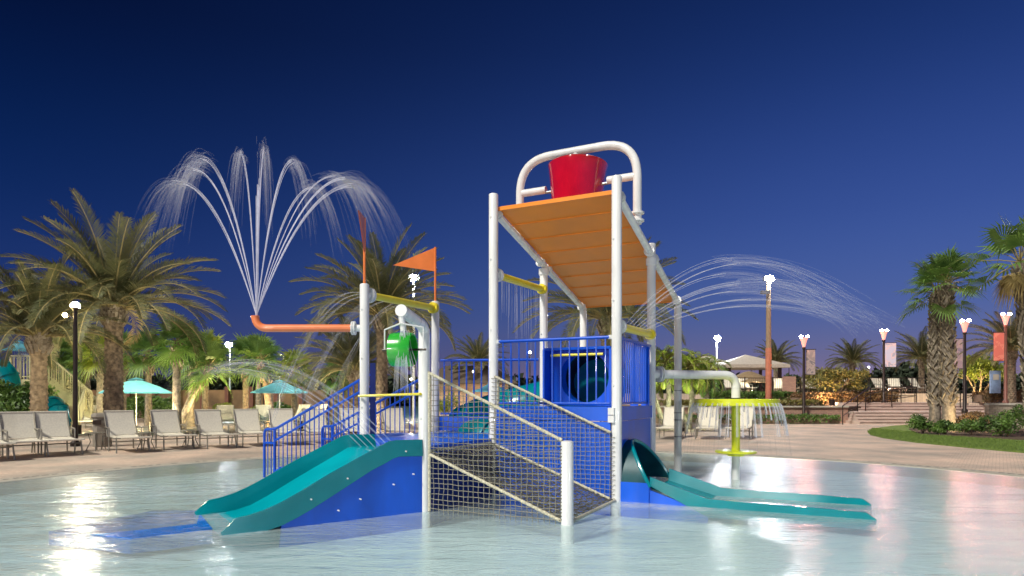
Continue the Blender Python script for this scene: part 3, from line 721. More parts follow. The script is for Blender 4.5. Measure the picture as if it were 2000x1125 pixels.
MU = P(1437, 780, 10.6); MRp = T(0, B2)
mp_ = thing('overhead_pipe', 'white overhead pipe bending down over the yellow mushroom disc', 'pipe', (MRp.x, MRp.y, 1.7))
zp = CH + (HY - 731) * 10.1 / FPX
mb = MB(); mb.tube(bend([MRp + Z * zp, V3((MU.x, MU.y, zp)), V3((MU.x, MU.y, 1.33))], [.22], 10), .07, 22)
dd = (V3((MU.x, MU.y, 0)) - MRp).normalized()
flange(mb, MRp + dd * .13 + Z * zp, dd, .125, .022); flange(mb, MRp + dd * .17 + Z * zp, dd, .125, .022); mb.tube([V3((MU.x, MU.y, 1.49)), V3((MU.x, MU.y, 1.51))], .075, 20)
obj('white_pipe', mb, M['white'], mp_)
mu = thing('mushroom_fountain', 'yellow disc mushroom fountain on a lime post with a round foot ring', 'fountain', (MU.x, MU.y, 0))
mb = MB(); mb.lathe([(1e-6, 1.225), (.60, 1.215), (.655, 1.20), (.665, 1.21), (.665, 1.30), (.655, 1.312), (.60, 1.305), (1e-6, 1.30)], seg=64); lobj('disc', mb, M['lime'], mu)
mb = MB(); mb.lathe([(PD, .40), (PD, 1.205)], seg=24); mb.tube([V3((0, 0, 1.05)), V3((0, 0, 1.07))], PD + .01, 20); lobj('stem', mb, M['lime'], mu)
mb = MB(); mb.lathe([(1e-6, .375), (.13, .38), (.14, .42), (.30, .425), (.325, .435), (.325, .46), (.30, .468), (PD, .47)], seg=48); lobj('foot_ring', mb, M['lime'], mu)
mb = MB(); mb.lathe([(PD - .003, -.2), (PD - .003, .38)], seg=24); lobj('base_post', mb, M['white'], mu)

# ------------------------------------------------------------------ water streams
def jet_thing(name, label, loc, group=None): return thing(name, label, 'water jet', loc, 0, group)
def parab(p0, dh, rise, s1, n=26, s0=0, drag=1.0):       # p0 + dh*s horizontally, apex after s = 1
    return [p0 + dh * (s if s < 1 else 1 + (s - 1) * drag) + Z * rise * (2 * s - s * s) for s in [s0 + (s1 - s0) * i / n for i in range(n + 1)]]
fj = jet_thing('fountain_jets', 'fan of tall white water arcs rising from the upturned orange pipe', (nz.x, nz.y, nz.z))
fz = nz
specs = [(395, 310, -.2), (378, 332, .1), (345, 357, .3), (470, 302, -.25), (516, 291, .2), (572, 316, -.15), (655, 345, .35), (672, 348, -.1), (612, 365, .25), (690, 362, .1)]
for ax_, ay, dy in specs:
    ap = P(ax_, ay, 9.3 + dy); ap_d = V3((ap.x - fz.x, ap.y - fz.y, 0)); rise = ap.z - fz.z
    mb = MB(); mbf = MB()
    for k in range(5):
        g = random.gauss; d = ap_d * (1 + g(0, .016)) + V3((g(0, .012), g(0, .03), 0)); r_ = rise * (1 + g(0, .010))
        pts = parab(fz, d, r_, 1.0, 22); mb.tube(pts, [.0045] * 8 + [.0036] * 8 + [.0028] * 7, 4, False)
    for k in range(60):
        g = random.gauss; d = ap_d * (1 + g(0, .05)) + V3((g(0, .03), g(0, .06), 0)); r_ = rise * (1 + g(0, .022))
        s1 = random.uniform(1.2, 1.75); s0 = random.uniform(.80, 1.0)
        mbf.tube(parab(fz, d, r_, s1, 14, s0, .68), [.003 + .006 * math.sin(PI * i / 14) for i in range(15)], 4, False)
        for q in range(3):
            s = random.uniform(.95, 1.85); pp = fz + d * (1 + (s - 1) * .68) + Z * r_ * (2 * s - s * s) + V3((g(0, .02), g(0, .03), g(0, .02))); mbf.sphere(pp, random.uniform(.002, .0045), 4, 3)
    obj('jet', mb, M['jet'], fj, 0); obj('falling_spray', mbf, M['mist'], fj, 0)
mb = MB()
for k in range(10): mb.tube([fz + V3((random.gauss(0, .008), random.gauss(0, .008), 0)), P(505 + random.gauss(0, 2.2), 352 + random.uniform(-6, 40), 9.3)], .006, 4, False)
obj('jet', mb, M['jet'], fj, 0)
# right hand jets
rj = jet_thing('side_jets', 'long thin water arcs shooting right from the yellow bar on the right of the tower', T(0, 2.6, 2.3))
for i in range(8):
    v = B1 + .35 + .16 * i; p0 = T(-.03, v, 2.34)
    Ld = 1.34 + .10 * math.sin(i * 2.3); rise = .74 - .062 * i + .03 * math.sin(i * 1.7)
    mb = MB(); mbf = MB()
    for k in range(3):
        g = random.gauss; d = -UD * Ld * (1 + g(0, .02)) + VD * g(0, .03); mb.tube(parab(p0, d, rise * (1 + g(0, .015)), 1.0, 22), .0028, 4, False)
    for k in range(22):
        g = random.gauss; d = -UD * Ld * (1 + g(0, .04)) + VD * g(0, .06); mbf.tube(parab(p0, d, rise * (1 + g(0, .04)), random.uniform(1.6, 2.2), 16, random.uniform(.85, 1.0)), .0045, 3, False)
    obj('jet', mb, M['jetfaint'], rj, 0); obj('falling_spray', mbf, M['mist'], rj, 0)
# left bar jets
lj = jet_thing('bar_jets', 'faint diagonal water streams falling left from the yellow bar near the orange pennant', P712 + Z * 2.8)
for i in range(8):
    p0 = P712.lerp(P850, .12 + .1 * i) + Z * 2.78; d = V3((-1.15 - .12 * (i % 3), -.1, 0)) * .24
    mb = MB()
    for k in range(3): mb.tube(parab(p0, d * (1 + random.gauss(0, .03)), .10, 4.6 + random.random(), 30), .0032, 3, False)
    obj('jet', mb, M['thin'], lj, 0)
sj = jet_thing('slide_jets', 'low water arcs leaping left over the blue handrail from the top of the wide slide', spt(.25, .7, .7))
for i in range(6):
    p0 = spt(.10 + .03 * i, .35 + .16 * i, .69); ap = P(475 - 9 * i, 704 + 5 * i, 9.0 + .25 * i); d = V3((ap.x - p0.x, ap.y - p0.y, 0))
    mb = MB()
    for k in range(4): mb.tube(parab(p0, d * (1 + random.gauss(0, .025)), (ap.z - p0.z) * (1 + random.gauss(0, .02)), 1.15, 22), .0032, 3, False)
    mf = MB()
    for k in range(5): mf.tube(parab(p0, d * (1 + random.gauss(0, .04)), (ap.z - p0.z) * (1 + random.gauss(0, .04)), random.uniform(1.4, 1.7), 14, .95), .003, 3, False)
    obj('jet', mb, M['thin'], sj, 0); obj('falling_spray', mf, M['mist'], sj, 0)
dj = jet_thing('dripping_streams', 'thin vertical drips under the yellow bar at the upper left of the tower', T(A, 2.6, 3.1))
mb = MB()
for i in range(26):
    v = B1 + .2 + 1.45 * i / 26; p = T(A, v, 3.06) + V3((random.gauss(0, .02), random.gauss(0, .02), 0)); ln = random.uniform(.4, 1.15)
    mb.tube([p, p - Z * ln * .5 + V3((.004, 0, 0)), p - Z * ln], [.0036, .003, .001], 3, False)
obj('drip', mb, M['jetfaint'], dj, 0)
mj = jet_thing('curtain_streams', 'short curtain of water falling all round the yellow mushroom disc', (MU.x, MU.y, 1.2))
mb = MB(); mf = MB()
for k in range(46):
    a = 2 * PI * k / 46 + random.uniform(-.04, .04); r0 = .655; d = V3((math.cos(a), math.sin(a), 0)); wgt = random.random()
    p0 = V3((MU.x, MU.y, 1.255)) + d * r0
    for q in range(5):
        sp2 = random.uniform(.7, 1.1) * .16; tl = random.gauss(0, .012) * V3((-d.y, d.x, 0))
        mb.tube([p0 + tl + d * sp2 * t - Z * (1.9 * t * t * .36) for t in [i / 8 for i in range(int(5 + 4 * wgt))]], .005, 3, False)
    mf.tube([p0 + d * .17 * t - Z * (1.9 * t * t * .36) for t in [i / 8 for i in range(7, 14)]], .006, 3, False)
obj('water_ribbon', mb, M['curtain'], mj, 0); obj('falling_spray', mf, M['mist'], mj, 0)
bj = jet_thing('bucket_spill', 'white water pouring through the green barrel bucket to the slide below', gc)
mb = MB()
for k in range(26):
    x = random.gauss(0, .022); y = random.gauss(0, .02); p = V3((end.x + .03 + x, end.y - .02 + y, gc.z + .20)); mb.tube([p, p + V3((x * .5, -.03, -.18)), p + V3((x * 1.6, -.05, -.36)), p + V3((x * 2.2, -.06, -.62 - random.random() * .1))], [.004, .004, .004, .001], 3, False)
obj('stream', mb, M['jetfaint'], bj, 0)

# ------------------------------------------------------------------ loungers and tables
def lounger(label, group):
    t = thing('sun_lounger', label, 'sun lounger', (0, 0, 0), 0, group)
    Wd = .33; sh = .37; L1 = 1.28; bt = V3((0, -.36, .98))
    mb = MB(); mb.slab([(-Wd + .02, 0, sh), (Wd - .02, 0, sh), (Wd - .02, L1 * .5, sh - .035), (-Wd + .02, L1 * .5, sh - .035)], (0, 0, 1), .012)
    mb.slab([(-Wd + .02, L1 * .5, sh - .035), (Wd - .02, L1 * .5, sh - .035), (Wd - .02, L1, sh - .0), (-Wd + .02, L1, sh)], (0, 0, 1), .012)
    mb.tube([(-Wd, L1, sh), (Wd, L1, sh)], .022, 8); lobj('seat', mb, M['sling'], t)
    mb = MB(); NB = 6; vs = []
    for i in range(NB + 1):
        s = i / NB; b = .03 * math.sin(PI * s)
        for x in (-Wd + .015, -Wd * .5, 0, Wd * .5, Wd - .015):
            vs.append(V3((x, bt.y * s - b * (1 - abs(x) / Wd * .5) * 0 - b, sh + .02 + (bt.z - sh - .02) * s)))
    mb.add(vs, [(5 * i + k, 5 * i + k + 1, 5 * i + 6 + k, 5 * i + 5 + k) for i in range(NB) for k in range(4)])
    mb.tube([(-Wd, bt.y, bt.z), (Wd, bt.y, bt.z)], .018, 8); lobj('backrest', mb, M['sling'], t)
    mb = MB()
    for s in (-1, 1):
        mb.tube([(s * Wd, -.02, sh), (s * Wd, L1 * .5, sh - .035), (s * Wd, L1, sh)], .016, 8); mb.tube([(s * Wd, 0, sh), (s * Wd, bt.y, bt.z)], .016, 8)
        mb.tube([(s * Wd, -.42, sh - .04), (s * Wd, 0, sh - .02)], .014, 8)
    mb.tube([(-Wd, -.3, .2), (Wd, -.3, .2)], .013, 8); mb.tube([(-Wd, L1 * .7, sh - .1), (Wd, L1 * .7, sh - .1)], .013, 8)
    lobj('frame', mb, M['alu'], t)
    for s in (-1, 1):
        for (y0, y1) in ((-.40, -.46), (L1 * .72, L1 * .80)):
            mb = MB(); mb.tube([(s * (Wd + .01), y0, sh), (s * (Wd + .03), y1, 0)], .017, 8); lobj('leg', mb, M['alu'], t)
        mb = MB(); mb.tube(bend([(s * (Wd + .03), .30, .0), (s * (Wd + .03), .30, .58), (s * (Wd + .03), -.08, .60), (s * (Wd + .01), -.17, .55)], [.05, .05], 4), .018, 8); lobj('armrest', mb, M['alu'], t)
    return t
ordn = ['', 'second', 'third', 'fourth', 'fifth', 'sixth', 'seventh', 'eighth', 'ninth', 'tenth']
rz1 = PI + .30
row = [(-38, 901, 48), (33, 894, 46), (99, 890, 46), (232, 884, 44), (320, 878, 43), (405, 876, 40), (480, 872, 34), (548, 870, 30), (612, 868, 28), (682, 866, 26), (765, 865, 24)]
descr = ['beige lounger cut off by the left edge of the picture', 'beige lounger left of the pale bright palm trunk', 'beige lounger just left of the black lamp post, with the pale palm behind it',
         'beige lounger directly before the dark trunk of the largest date palm', 'beige lounger right of the largest date palm under the turquoise umbrella', 'beige lounger in front of the leaning palm trunk',
         'beige lounger with the small lagoon showing at its left', 'beige lounger below the green umbrella just left of the blue stairs', 'beige lounger seen through the blue stair handrail',
         'beige lounger behind the upper end of the blue stair handrail', 'beige lounger seen between the two white posts under the green bucket']
g1 = 'sun loungers lined up along the far left pool edge'
L0 = None
for i, (px, py, an) in enumerate(row):
    dv = V3((math.sin(R(an)), -math.cos(R(an)), 0)); zf = CH * FPX / (py - HY); zb = zf + math.cos(R(an)) * 1.40
    q = V3(((px - 1000) * zb / FPX, zb, 0)) + dv * .36; rz = math.atan2(-dv.x, dv.y)
    if L0 is None:
        L0 = lounger(descr[i], g1); L0.location = q; L0.rotation_euler = (0, 0, rz)
    else: dup(L0, q, rz, descr[i], g1)
rg = 'sun loungers behind the mushroom fountain'
for (px, py, da, lb) in ((1322, 857, 0, 'beige lounger between the white tower posts, left of the side table'), (1394, 857, .1, 'beige lounger behind the left half of the yellow mushroom disc'), (1462, 857, -.05, 'beige lounger right of the yellow mushroom stem')):
    q = G(px, py); dup(L0, (q.x, q.y + .6, 0), PI - .42 + da, lb, rg)
def side_table(label, loc):
    t = thing('side_table', label, 'side table', loc)
    mb = MB(); mb.lathe([(1e-6, .43), (.24, .435), (.25, .445), (.24, .455), (1e-6, .455)], seg=28); lobj('table_top', mb, M['alu'], t)
    for k in range(4):
        a = k * PI / 2 + .5; mb = MB(); c, s = math.cos(a), math.sin(a)
        mb.tube([(c * .17, s * .17, .435), (c * .12, s * .12, .22), (c * .22, s * .22, 0)], .012, 8); lobj('leg', mb, M['alu'], t)
    return t
t0 = side_table('small round side table between lounger and grey bin near the lamp post', G(188, 880))
for px, py, lb in ((372, 873, 'small round side table between the loungers in front of the leaning palm'), (1345, 852, 'small round side table between the loungers behind the tower right side'), (285, 880, 'small round side table right of the biggest palm trunk')):
    dup(t0, G(px, py), .3, lb, 'side tables')
t0['group'] = 'side tables'
# bin
q = G(200, 872); mb = MB(); mb.lathe([(.22, 0), (.23, .02), (.23, .78), (.27, .80), (.27, .86), (.24, .90), (1e-6, .92)], seg=8); 
b_ = thing('litter_bin', 'grey square-sided litter bin behind the loungers near the lamp post', 'bin', q); lobj('bin_body', mb, mat("grey_aggregate", (.30, .27, .22), .9, bump=.5, bs=100), b_)
mb = MB(); mb.box((0, -.235, .66), (.22, .02, .12)); lobj('bin_opening', mb, M['darkmetal'], b_)
# far loungers
gl_ = 'far loungers beyond the lagoon'
fl_ = ['distant lounger behind the beige one by the pale palm trunk', 'distant lounger behind the grey bin near the black lamp post', 'distant lounger right of the leaning palm foot', 'distant lounger between the orange-lit trunk and the green parasol', 'distant lounger under the green parasol left of the blue stairs',
    'leftmost of the far row of pale loungers past the stair rail', 'second from left in the far row of pale loungers past the stair rail', 'middle one of the far row of pale loungers past the stair rail', 'second from right in the far row of pale loungers past the stair rail', 'rightmost of the far row of pale loungers past the stair rail', 'distant lounger on the lagoon edge left of the green parasol pole', 'distant lounger behind the lower blue stair rail']
for k, (px, py) in enumerate(((40, 842), (180, 838), (440, 838), (520, 836), (585, 834), (655, 812), (672, 811), (689, 810), (706, 809), (722, 808), (515, 806), (620, 830))):
    q = G(px, py); dup(L0, q, PI + random.uniform(-.9, .9), fl_[k], gl_)

# ------------------------------------------------------------------ palms
def frond_mesh(mb, mr, base, az, el, Ln, droop, leaf=.55, nl=44, wd=.030, seed=0, curl=.0):
    rnd = random.Random(seed); h = V3((math.cos(az), math.sin(az), 0)); p = V3(base); a = el; pts = [p.copy()]; n = 16
    for i in range(n):
        d = h * math.cos(a) + Z * math.sin(a); p = p + d * Ln / n; pts.append(p.copy()); a -= droop / n * (1 + 1.2 * i / n)
    mr.tube(pts, [.035 * (1 - .85 * i / n) + .004 for i in range(n + 1)], 5, False)
    side = V3((-h.y, h.x, 0))
    for j in range(nl):
        s = .14 + .86 * j / (nl - 1); x = s * n; i = min(int(x), n - 1); q = pts[i].lerp(pts[i + 1], x - i); d = (pts[i + 1] - pts[i]).normalized()
        up = side.cross(d).normalized()
        if up.z < 0: up = -up
        ll = leaf * (math.sin(PI * min(1, s * .85 + .12)) ** .6) * rnd.uniform(.85, 1.1)
        for sg in (-1, 1):
            v = (side * sg * .75 + d * (.55 + .5 * s) + up * rnd.uniform(.1, .5)).normalized()
            tip = q + v * ll - Z * ll * .22 * rnd.random(); m_ = q + v * ll * .55 + up * .01; wv = d.cross(v).cross(v).normalized() * wd * .5
            mb.add([q - wv * .4, m_ - wv, tip, m_ + wv, q + wv * .4], [(0, 1, 2, 3, 4)])
def trunk_mesh(mb, H, r0, r1, lean=(0, 0), rows=None, seg=28, amp=.12, flare=1.35, boots=True):
    rows = rows or int(H / .045); vs = []
    for i in range(rows + 1):
        s = i / rows; z = H * s; r = r0 + (r1 - r0) * s + r0 * .25 * math.exp(-z * 3)
        if flare > 1 and s > .82: r *= 1 + (flare - 1) * math.sin((s - .82) / .18 * PI / 2)
        for k in range(seg):
            a = 2 * PI * k / seg; row = z / .16; ph = (row % 1.0); off = (int(row) % 2) * .5
            cell = (k / seg * 9 + off) % 1.0; bump_ = amp * (1 - ph) * (.5 + .5 * math.cos((cell - .5) * 2 * PI)) + .02 * noise.noise(V3((a * 2, z * 3, 1)))
            rr_ = r * (1 + bump_ - .04); vs.append(V3((lean[0] * s ** 1.4 + rr_ * math.cos(a), lean[1] * s + rr_ * math.sin(a), z)))
    fs = [(i * seg + k, i * seg + (k + 1) % seg, (i + 1) * seg + (k + 1) % seg, (i + 1) * seg + k) for i in range(rows) for k in range(seg)]
    mb.add(vs, fs + [tuple(rows * seg + k for k in range(seg))])
def date_palm(label, loc, H, r0, Ln, nf, seed, m='trunk', dead=False):
    rnd = random.Random(seed); t = thing('date_palm', label, 'palm tree', loc, 0, None)
    mb = MB(); trunk_mesh(mb, H, r0, r0 * .85, rows=int(H / .032), amp=.2, seg=44); tk = lobj('trunk', mb, M[m], t, 50)
    mb = MB()
    for k in range(60):
        a = k * 2.399; z = H - .35 + .5 * (k / 60); r = r0 * (1.2 - .5 * k / 60)
        b = V3((math.cos(a) * r, math.sin(a) * r, z - .1)); mb.beam(b, b + V3((math.cos(a) * .12, math.sin(a) * .12, .28)), .09, .035)
    lobj('boots', mb, M['boot'], tk, 0)
    mb, mr = MB(), MB()
    for k in range(nf):
        s = k / (nf - 1); az = k * 2.399 + rnd.uniform(-.2, .2); el = R(84 - 72 * s ** .8) + rnd.uniform(-.1, .1)
        frond_mesh(mb, mr, V3((math.cos(az) * r0 * .4, math.sin(az) * r0 * .4, H + .1)), az, el, Ln * rnd.uniform(.82, 1.05), R(24 + 36 * s * rnd.uniform(.75, 1.25)), leaf=Ln * .16, nl=84, wd=.026, seed=seed * 99 + k)
    lobj('crown', mb, M['frond'], t, 0); lobj('midribs', mr, M['rachis'], t)
    if dead:
        mb, mr = MB(), MB()
        frond_mesh(mb, mr, V3((.35, -.3, H + .1)), -.5, R(5), 2.4, R(130), leaf=.4, nl=40, seed=5); lobj('dead_frond', mb, M['dead'], t, 0); 
    return t
dp1 = date_palm('largest date palm with broad feathery crown standing behind the loungers at left', (P(222, 800, 23).x, 23, 0), 4.35, .31, 3.95, 66, 3, dead=True)
date_palm('shorter date palm with pale brightly lit trunk at the far left', (P(76, 800, 21.5).x, 21.5, 0), 3.2, .25, 3.1, 50, 11, m='trunklit')
date_palm('date palm rising behind the orange pennant and the green bucket', (P(746, 800, 25).x, 25, 0), 4.35, .22, 3.7, 58, 23)
p_ = date_palm('date palm behind the tower with its crown spread below the orange roof', (P(1188, 800, 25).x, 25, 0), 4.2, .3, 3.8, 50, 31)
dup(dp1, (P(692, 800, 27).x, 27, -.8), 1.0, 'small date palm left of the white post with the red pennant', None, .72)
for px, Y, s, ztop, lb in ((1245 + 420, 60, .75, 712, 'dark distant date palm above the round olive tree'), (1515, 66, .8, 712, 'dark distant date palm to the right of the tall wooden light pole'), (1800, 50, .75, 705, 'dark distant date palm left of the paired fan palms'), (1975, 34, .7, 690, 'dark date palm behind the salmon banner at right'), (935, 52, .8, 715, 'dark distant date palm seen through the low deck railing')):
    zc = CH + (HY - ztop) * Y / FPX
    dup(p_, (P(px, 0, Y).x, Y, zc - 4.2 * s), Y, lb, 'distant date palms', s)

def fan_frond(mb, mr, base, az, el, pet, rad, seed, droop=.5):
    rnd = random.Random(seed); h = V3((math.cos(az), math.sin(az), 0)); d = h * math.cos(el) + Z * math.sin(el); b = V3(base)
    hub = b + d * pet - Z * .08 * pet; mr.tube([b, b.lerp(hub, .5) + Z * .04, hub], [.02, .015, .01], 5, False)
    side = V3((-h.y, h.x, 0)); up = side.cross(d).normalized(); nb = 26
    if up.z < 0: up = -up
    for j in range(nb):
        a = R(-125 + 250 * j / (nb - 1)); v = (d * math.cos(a) + side * math.sin(a) + up * .25 * abs(math.sin(a))).normalized()
        l = rad * (1 - .25 * abs(a) / R(125)) * rnd.uniform(.88, 1.05); wv = v.cross(up).normalized() * rad * .034
        m_ = hub + v * l * .55 + up * .02; tip = hub + v * l - Z * l * droop * rnd.uniform(.15, .8)
        mb.add([hub, m_ - wv, tip, m_ + wv], [(0, 1, 2, 3)])
def fan_palm(label, loc, H, r0, nf, pet, rad, seed, m='fan', lean=(0, 0), bootz=None, dead=0, name='fan_palm', elmin=-35, bl=.16):
    rnd = random.Random(seed); t = thing(name, label, 'palm tree', loc)
    mb = MB(); trunk_mesh(mb, H, r0, r0 * .8, lean, amp=.05, flare=1.0, rows=int(H / .08), seg=16); tk = lobj('trunk', mb, M['trunk2'], t, 50)
    if bootz is not None:
        mb = MB(); k = 0; z = bootz
        while z < H - .1:
            s = z / H; cx, cy = lean[0] * s ** 1.4, lean[1] * s; a = k * 2.399; r = r0 * (1 - .2 * s)
            b = V3((cx + math.cos(a) * r, cy + math.sin(a) * r, z)); tw = rnd.choice((-1, 1)) * .09
            mb.beam(b + V3((-math.sin(a) * tw, math.cos(a) * tw, -.12)), b + V3((math.cos(a) * bl + math.sin(a) * tw * .4, math.sin(a) * bl - math.cos(a) * tw * .4, .13)), .055, .025)
            z += .024; k += 1
        lobj('boots', mb, M['boot'], tk, 0)
    mb, mr = MB(), MB(); top_ = V3((lean[0], lean[1], H))
    for k in range(nf):
        s = k / (nf - 1); az = k * 2.399 + rnd.uniform(-.3, .3); el = R(80 + (elmin - 80) * s)
        fan_frond(mb, mr, top_, az, el, pet * rnd.uniform(.8, 1.1), rad * rnd.uniform(.85, 1.1), seed * 77 + k)
    lobj('crown', mb, M[m], t, 0); lobj('petioles', mr, M['rachis'], t)
    if dead:
        mb, mr = MB(), MB()
        for k in range(dead): fan_frond(mb, mr, top_, k * 2.399, R(-62), pet * .6, rad * .7, seed + 500 + k, 1.2)
        lobj('dead_fronds', mb, M['dead'], t, 0)
    return t
Yw = 24.5
fan_palm('taller right-hand palm of the close pair with pale woven boots on its trunk', (P(1853, 0, Yw).x, Yw, 0), 5.65, .23, 24, .85, .8, 41, lean=(-.10, 0), bootz=1.1, elmin=-25, bl=.09)
fan_palm('slimmer darker palm of the close pair, left and behind', (P(1826, 0, Yw + .5).x, Yw + .5, 0), 5.35, .20, 16, 1.0, .8, 43, lean=(.05, 0), bootz=1.1, elmin=-40, bl=.09)
fan_palm('fan palm with hanging dry fronds cut by the right edge of the picture', (P(2022, 0, 19).x, 19, 0), 5.3, .17, 15, .9, .95, 47, lean=(-.45, 0), bootz=.8, dead=10, elmin=-25, bl=.09)
# left background fan palms
for i, (px, Y, zt, r, m, ln, lb) in enumerate([
    (345, 26, 668, .17, 'fan', 0, 'green fan palm with grey trunk right of the turquoise umbrella'),
    (372, 29, 690, .15, 'fan', .1, 'low green fan palm between the grey trunk palm and the leaning palm'),
    (352, 27, 715, .15, 'fan', 1.25, 'leaning fan palm with slanting pale trunk behind the loungers'),
    (480, 31, 700, .16, 'fan', 0, 'fan palm with orange-lit trunk left of the green umbrella'),
    (530, 30, 705, .2, 'fan', -.45, 'fan palm leaning left behind the green umbrella'),
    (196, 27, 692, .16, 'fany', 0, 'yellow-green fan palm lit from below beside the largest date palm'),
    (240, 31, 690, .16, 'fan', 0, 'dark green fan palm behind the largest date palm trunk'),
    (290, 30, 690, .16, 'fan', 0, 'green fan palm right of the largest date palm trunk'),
    (575, 33, 722, .16, 'fany', 0, 'yellow-lit low fan palm right of the green umbrella'),  # its yellow light is put into the leaf colour
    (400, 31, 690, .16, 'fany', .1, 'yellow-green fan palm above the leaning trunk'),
    (105, 32, 690, .16, 'fan', 0, 'leftmost green fan palm behind the tan staircase'),
    (140, 33, 686, .16, 'fan', .1, 'green fan palm just left of the black lamp post'),
    (172, 32, 700, .16, 'fan', -.1, 'green fan palm just right of the black lamp post'),
    (505, 36, 690, .16, 'fan', 0, 'dark fan palm under the distant white light'),
    (655, 40, 735, .16, 'fan', 0, 'small dark fan palm low behind the stairs')]):
    zc = CH + (HY - zt) * Y / FPX
    fan_palm(lb, (P(px, 0, Y).x, Y, 0), max(1.0, zc), r, 18, .6, 1.0, 60 + i, m=m, lean=(ln, 0), bootz=max(.4, zc - 1.0), name='fan_palm', elmin=-60, bl=.12)
# pygmy date cluster right of tower
for i, (px, Y, zt, s) in enumerate([(1300, 27, 705, .50), (1345, 27.5, 715, .50), (1375, 29, 725, .45)]):
    zc = CH + (HY - zt) * Y / FPX
    lb = ['bright green arching palm directly right of the tower', 'bright green arching palm behind the overhead white pipe', 'low green arching palm left of the cream pavilion'][i]
    t = thing('arching_palm', lb, 'palm tree', (P(px, 0, Y).x, Y, 0))
    mb = MB(); mb.tube([(0, 0, 0), (.15, 0, zc * .5), (0, 0, zc - .1)], [.12, .10, .09], 10); mb.tube([(0, 0, 0), (-.5, 0, zc * .5), (-.75, .1, zc - .35)], [.1, .09, .07], 10); lobj('trunk', mb, M['trunk2'], t)
    mb, mr = MB(), MB()
    for k in range(30):
        q = V3((0, 0, zc - .1)) if k % 3 else V3((-.75, .1, zc - .35))
        frond_mesh(mb, mr, q, k * 2.399, R(80 - 95 * (k / 30)), 1.5, R(85), leaf=.34, nl=26, wd=.04, seed=900 + i * 50 + k)
    lobj('crown', mb, M['fany'] if i < 2 else M['fan'], t, 0); lobj('midribs', mr, M['rachis'], t)

# ------------------------------------------------------------------ shrubs and hedges
def leafcloud(mb, c, rad, n, size, rnd, shell=.55, lumps=5):
    c = V3(c); cs = [(V3((rnd.uniform(-.6, .6) * rad[0], rnd.uniform(-.6, .6) * rad[1], rnd.uniform(-.4, .6) * rad[2])), rnd.uniform(.4, .7)) for _ in range(lumps)]
    for _ in range(n):
        lc, ls = rnd.choice(cs); v = V3((rnd.gauss(0, 1), rnd.gauss(0, 1), rnd.gauss(0, 1))).normalized() * (shell + (1 - shell) * rnd.random())
        p = c + lc + V3((v.x * rad[0], v.y * rad[1], v.z * rad[2])) * ls
        if p.z < .02: p.z = rnd.uniform(.02, .15)
        nn = (v + V3((rnd.gauss(0, .6), rnd.gauss(0, .6), rnd.gauss(0, .6)))).normalized(); x = nn.orthogonal().normalized(); y = nn.cross(x); a = rnd.uniform(0, 2 * PI)
        x, y = x * math.cos(a) + y * math.sin(a), y * math.cos(a) - x * math.sin(a); s = size * rnd.uniform(.6, 1.3)
        mb.add([p - x * s, p - y * s * .4, p + x * s, p + y * s * .4], [(0, 1, 2, 3)])
def shrub(label, loc, rad, n, size, m, seed, cat='shrub', name='shrub', stems=True):
    rnd = random.Random(seed); t = thing(name, label, cat, loc)
    mb = MB(); leafcloud(mb, (0, 0, rad[2]), rad, n, size, rnd, lumps=7); lobj('foliage', mb, M[m], t, 0)
    mb = MB()
    for k in range(6): a = k * 1.05; mb.tube([(0, 0, 0), (math.cos(a) * rad[0] * .5, math.sin(a) * rad[1] * .5, rad[2] * 1.1)], [.02, .008], 5)
    lobj('stems', mb, M['twig'], t)
    return t
sh = [('dark rounded shrub at the left end of the bed under the paired palms', 1803, 846, (.5, .5, .36), 'leaf'), ('low dark shrub right at the foot of the paired palms', 1846, 848, (.45, .4, .27), 'leaf'),
      ('bright green leafy shrub right of the paired palms', 1898, 850, (.7, .5, .32), 'leaf'), ('glossy green shrub between the bright shrub and the right-edge palm', 1955, 852, (.6, .5, .42), 'leaf'),
      ('orange-tinged shrub behind the bright green one in the palm bed', 1890, 841, (.75, .5, .42), 'leafr'), ('dark shrub at the back right of the palm bed', 1975, 843, (.65, .5, .5), 'leaf')]
for i, (lb, px, py, rad, m) in enumerate(sh): shrub(lb, G(px, py, .05) + Z * 0, rad, 1500, .05, m, 200 + i)
shrub('big broad-leaved green bush below the tan balcony at far left', (P(18, 0, 23.5).x, 23.5, 0), (1.3, .9, .95), 5200, .10, 'leaf', 231)
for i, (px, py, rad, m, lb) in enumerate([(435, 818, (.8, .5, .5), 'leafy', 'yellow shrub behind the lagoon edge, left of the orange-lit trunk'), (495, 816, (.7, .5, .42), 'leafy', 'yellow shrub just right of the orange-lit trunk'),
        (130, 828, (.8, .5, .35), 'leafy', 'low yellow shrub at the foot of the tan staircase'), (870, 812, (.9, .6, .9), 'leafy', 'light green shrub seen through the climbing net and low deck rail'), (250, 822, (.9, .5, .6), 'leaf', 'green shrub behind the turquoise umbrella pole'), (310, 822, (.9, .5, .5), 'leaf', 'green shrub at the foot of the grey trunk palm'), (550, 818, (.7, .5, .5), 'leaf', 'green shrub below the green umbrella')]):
    shrub(lb, G(px, py), rad, 1600, .08, m, 240 + i)

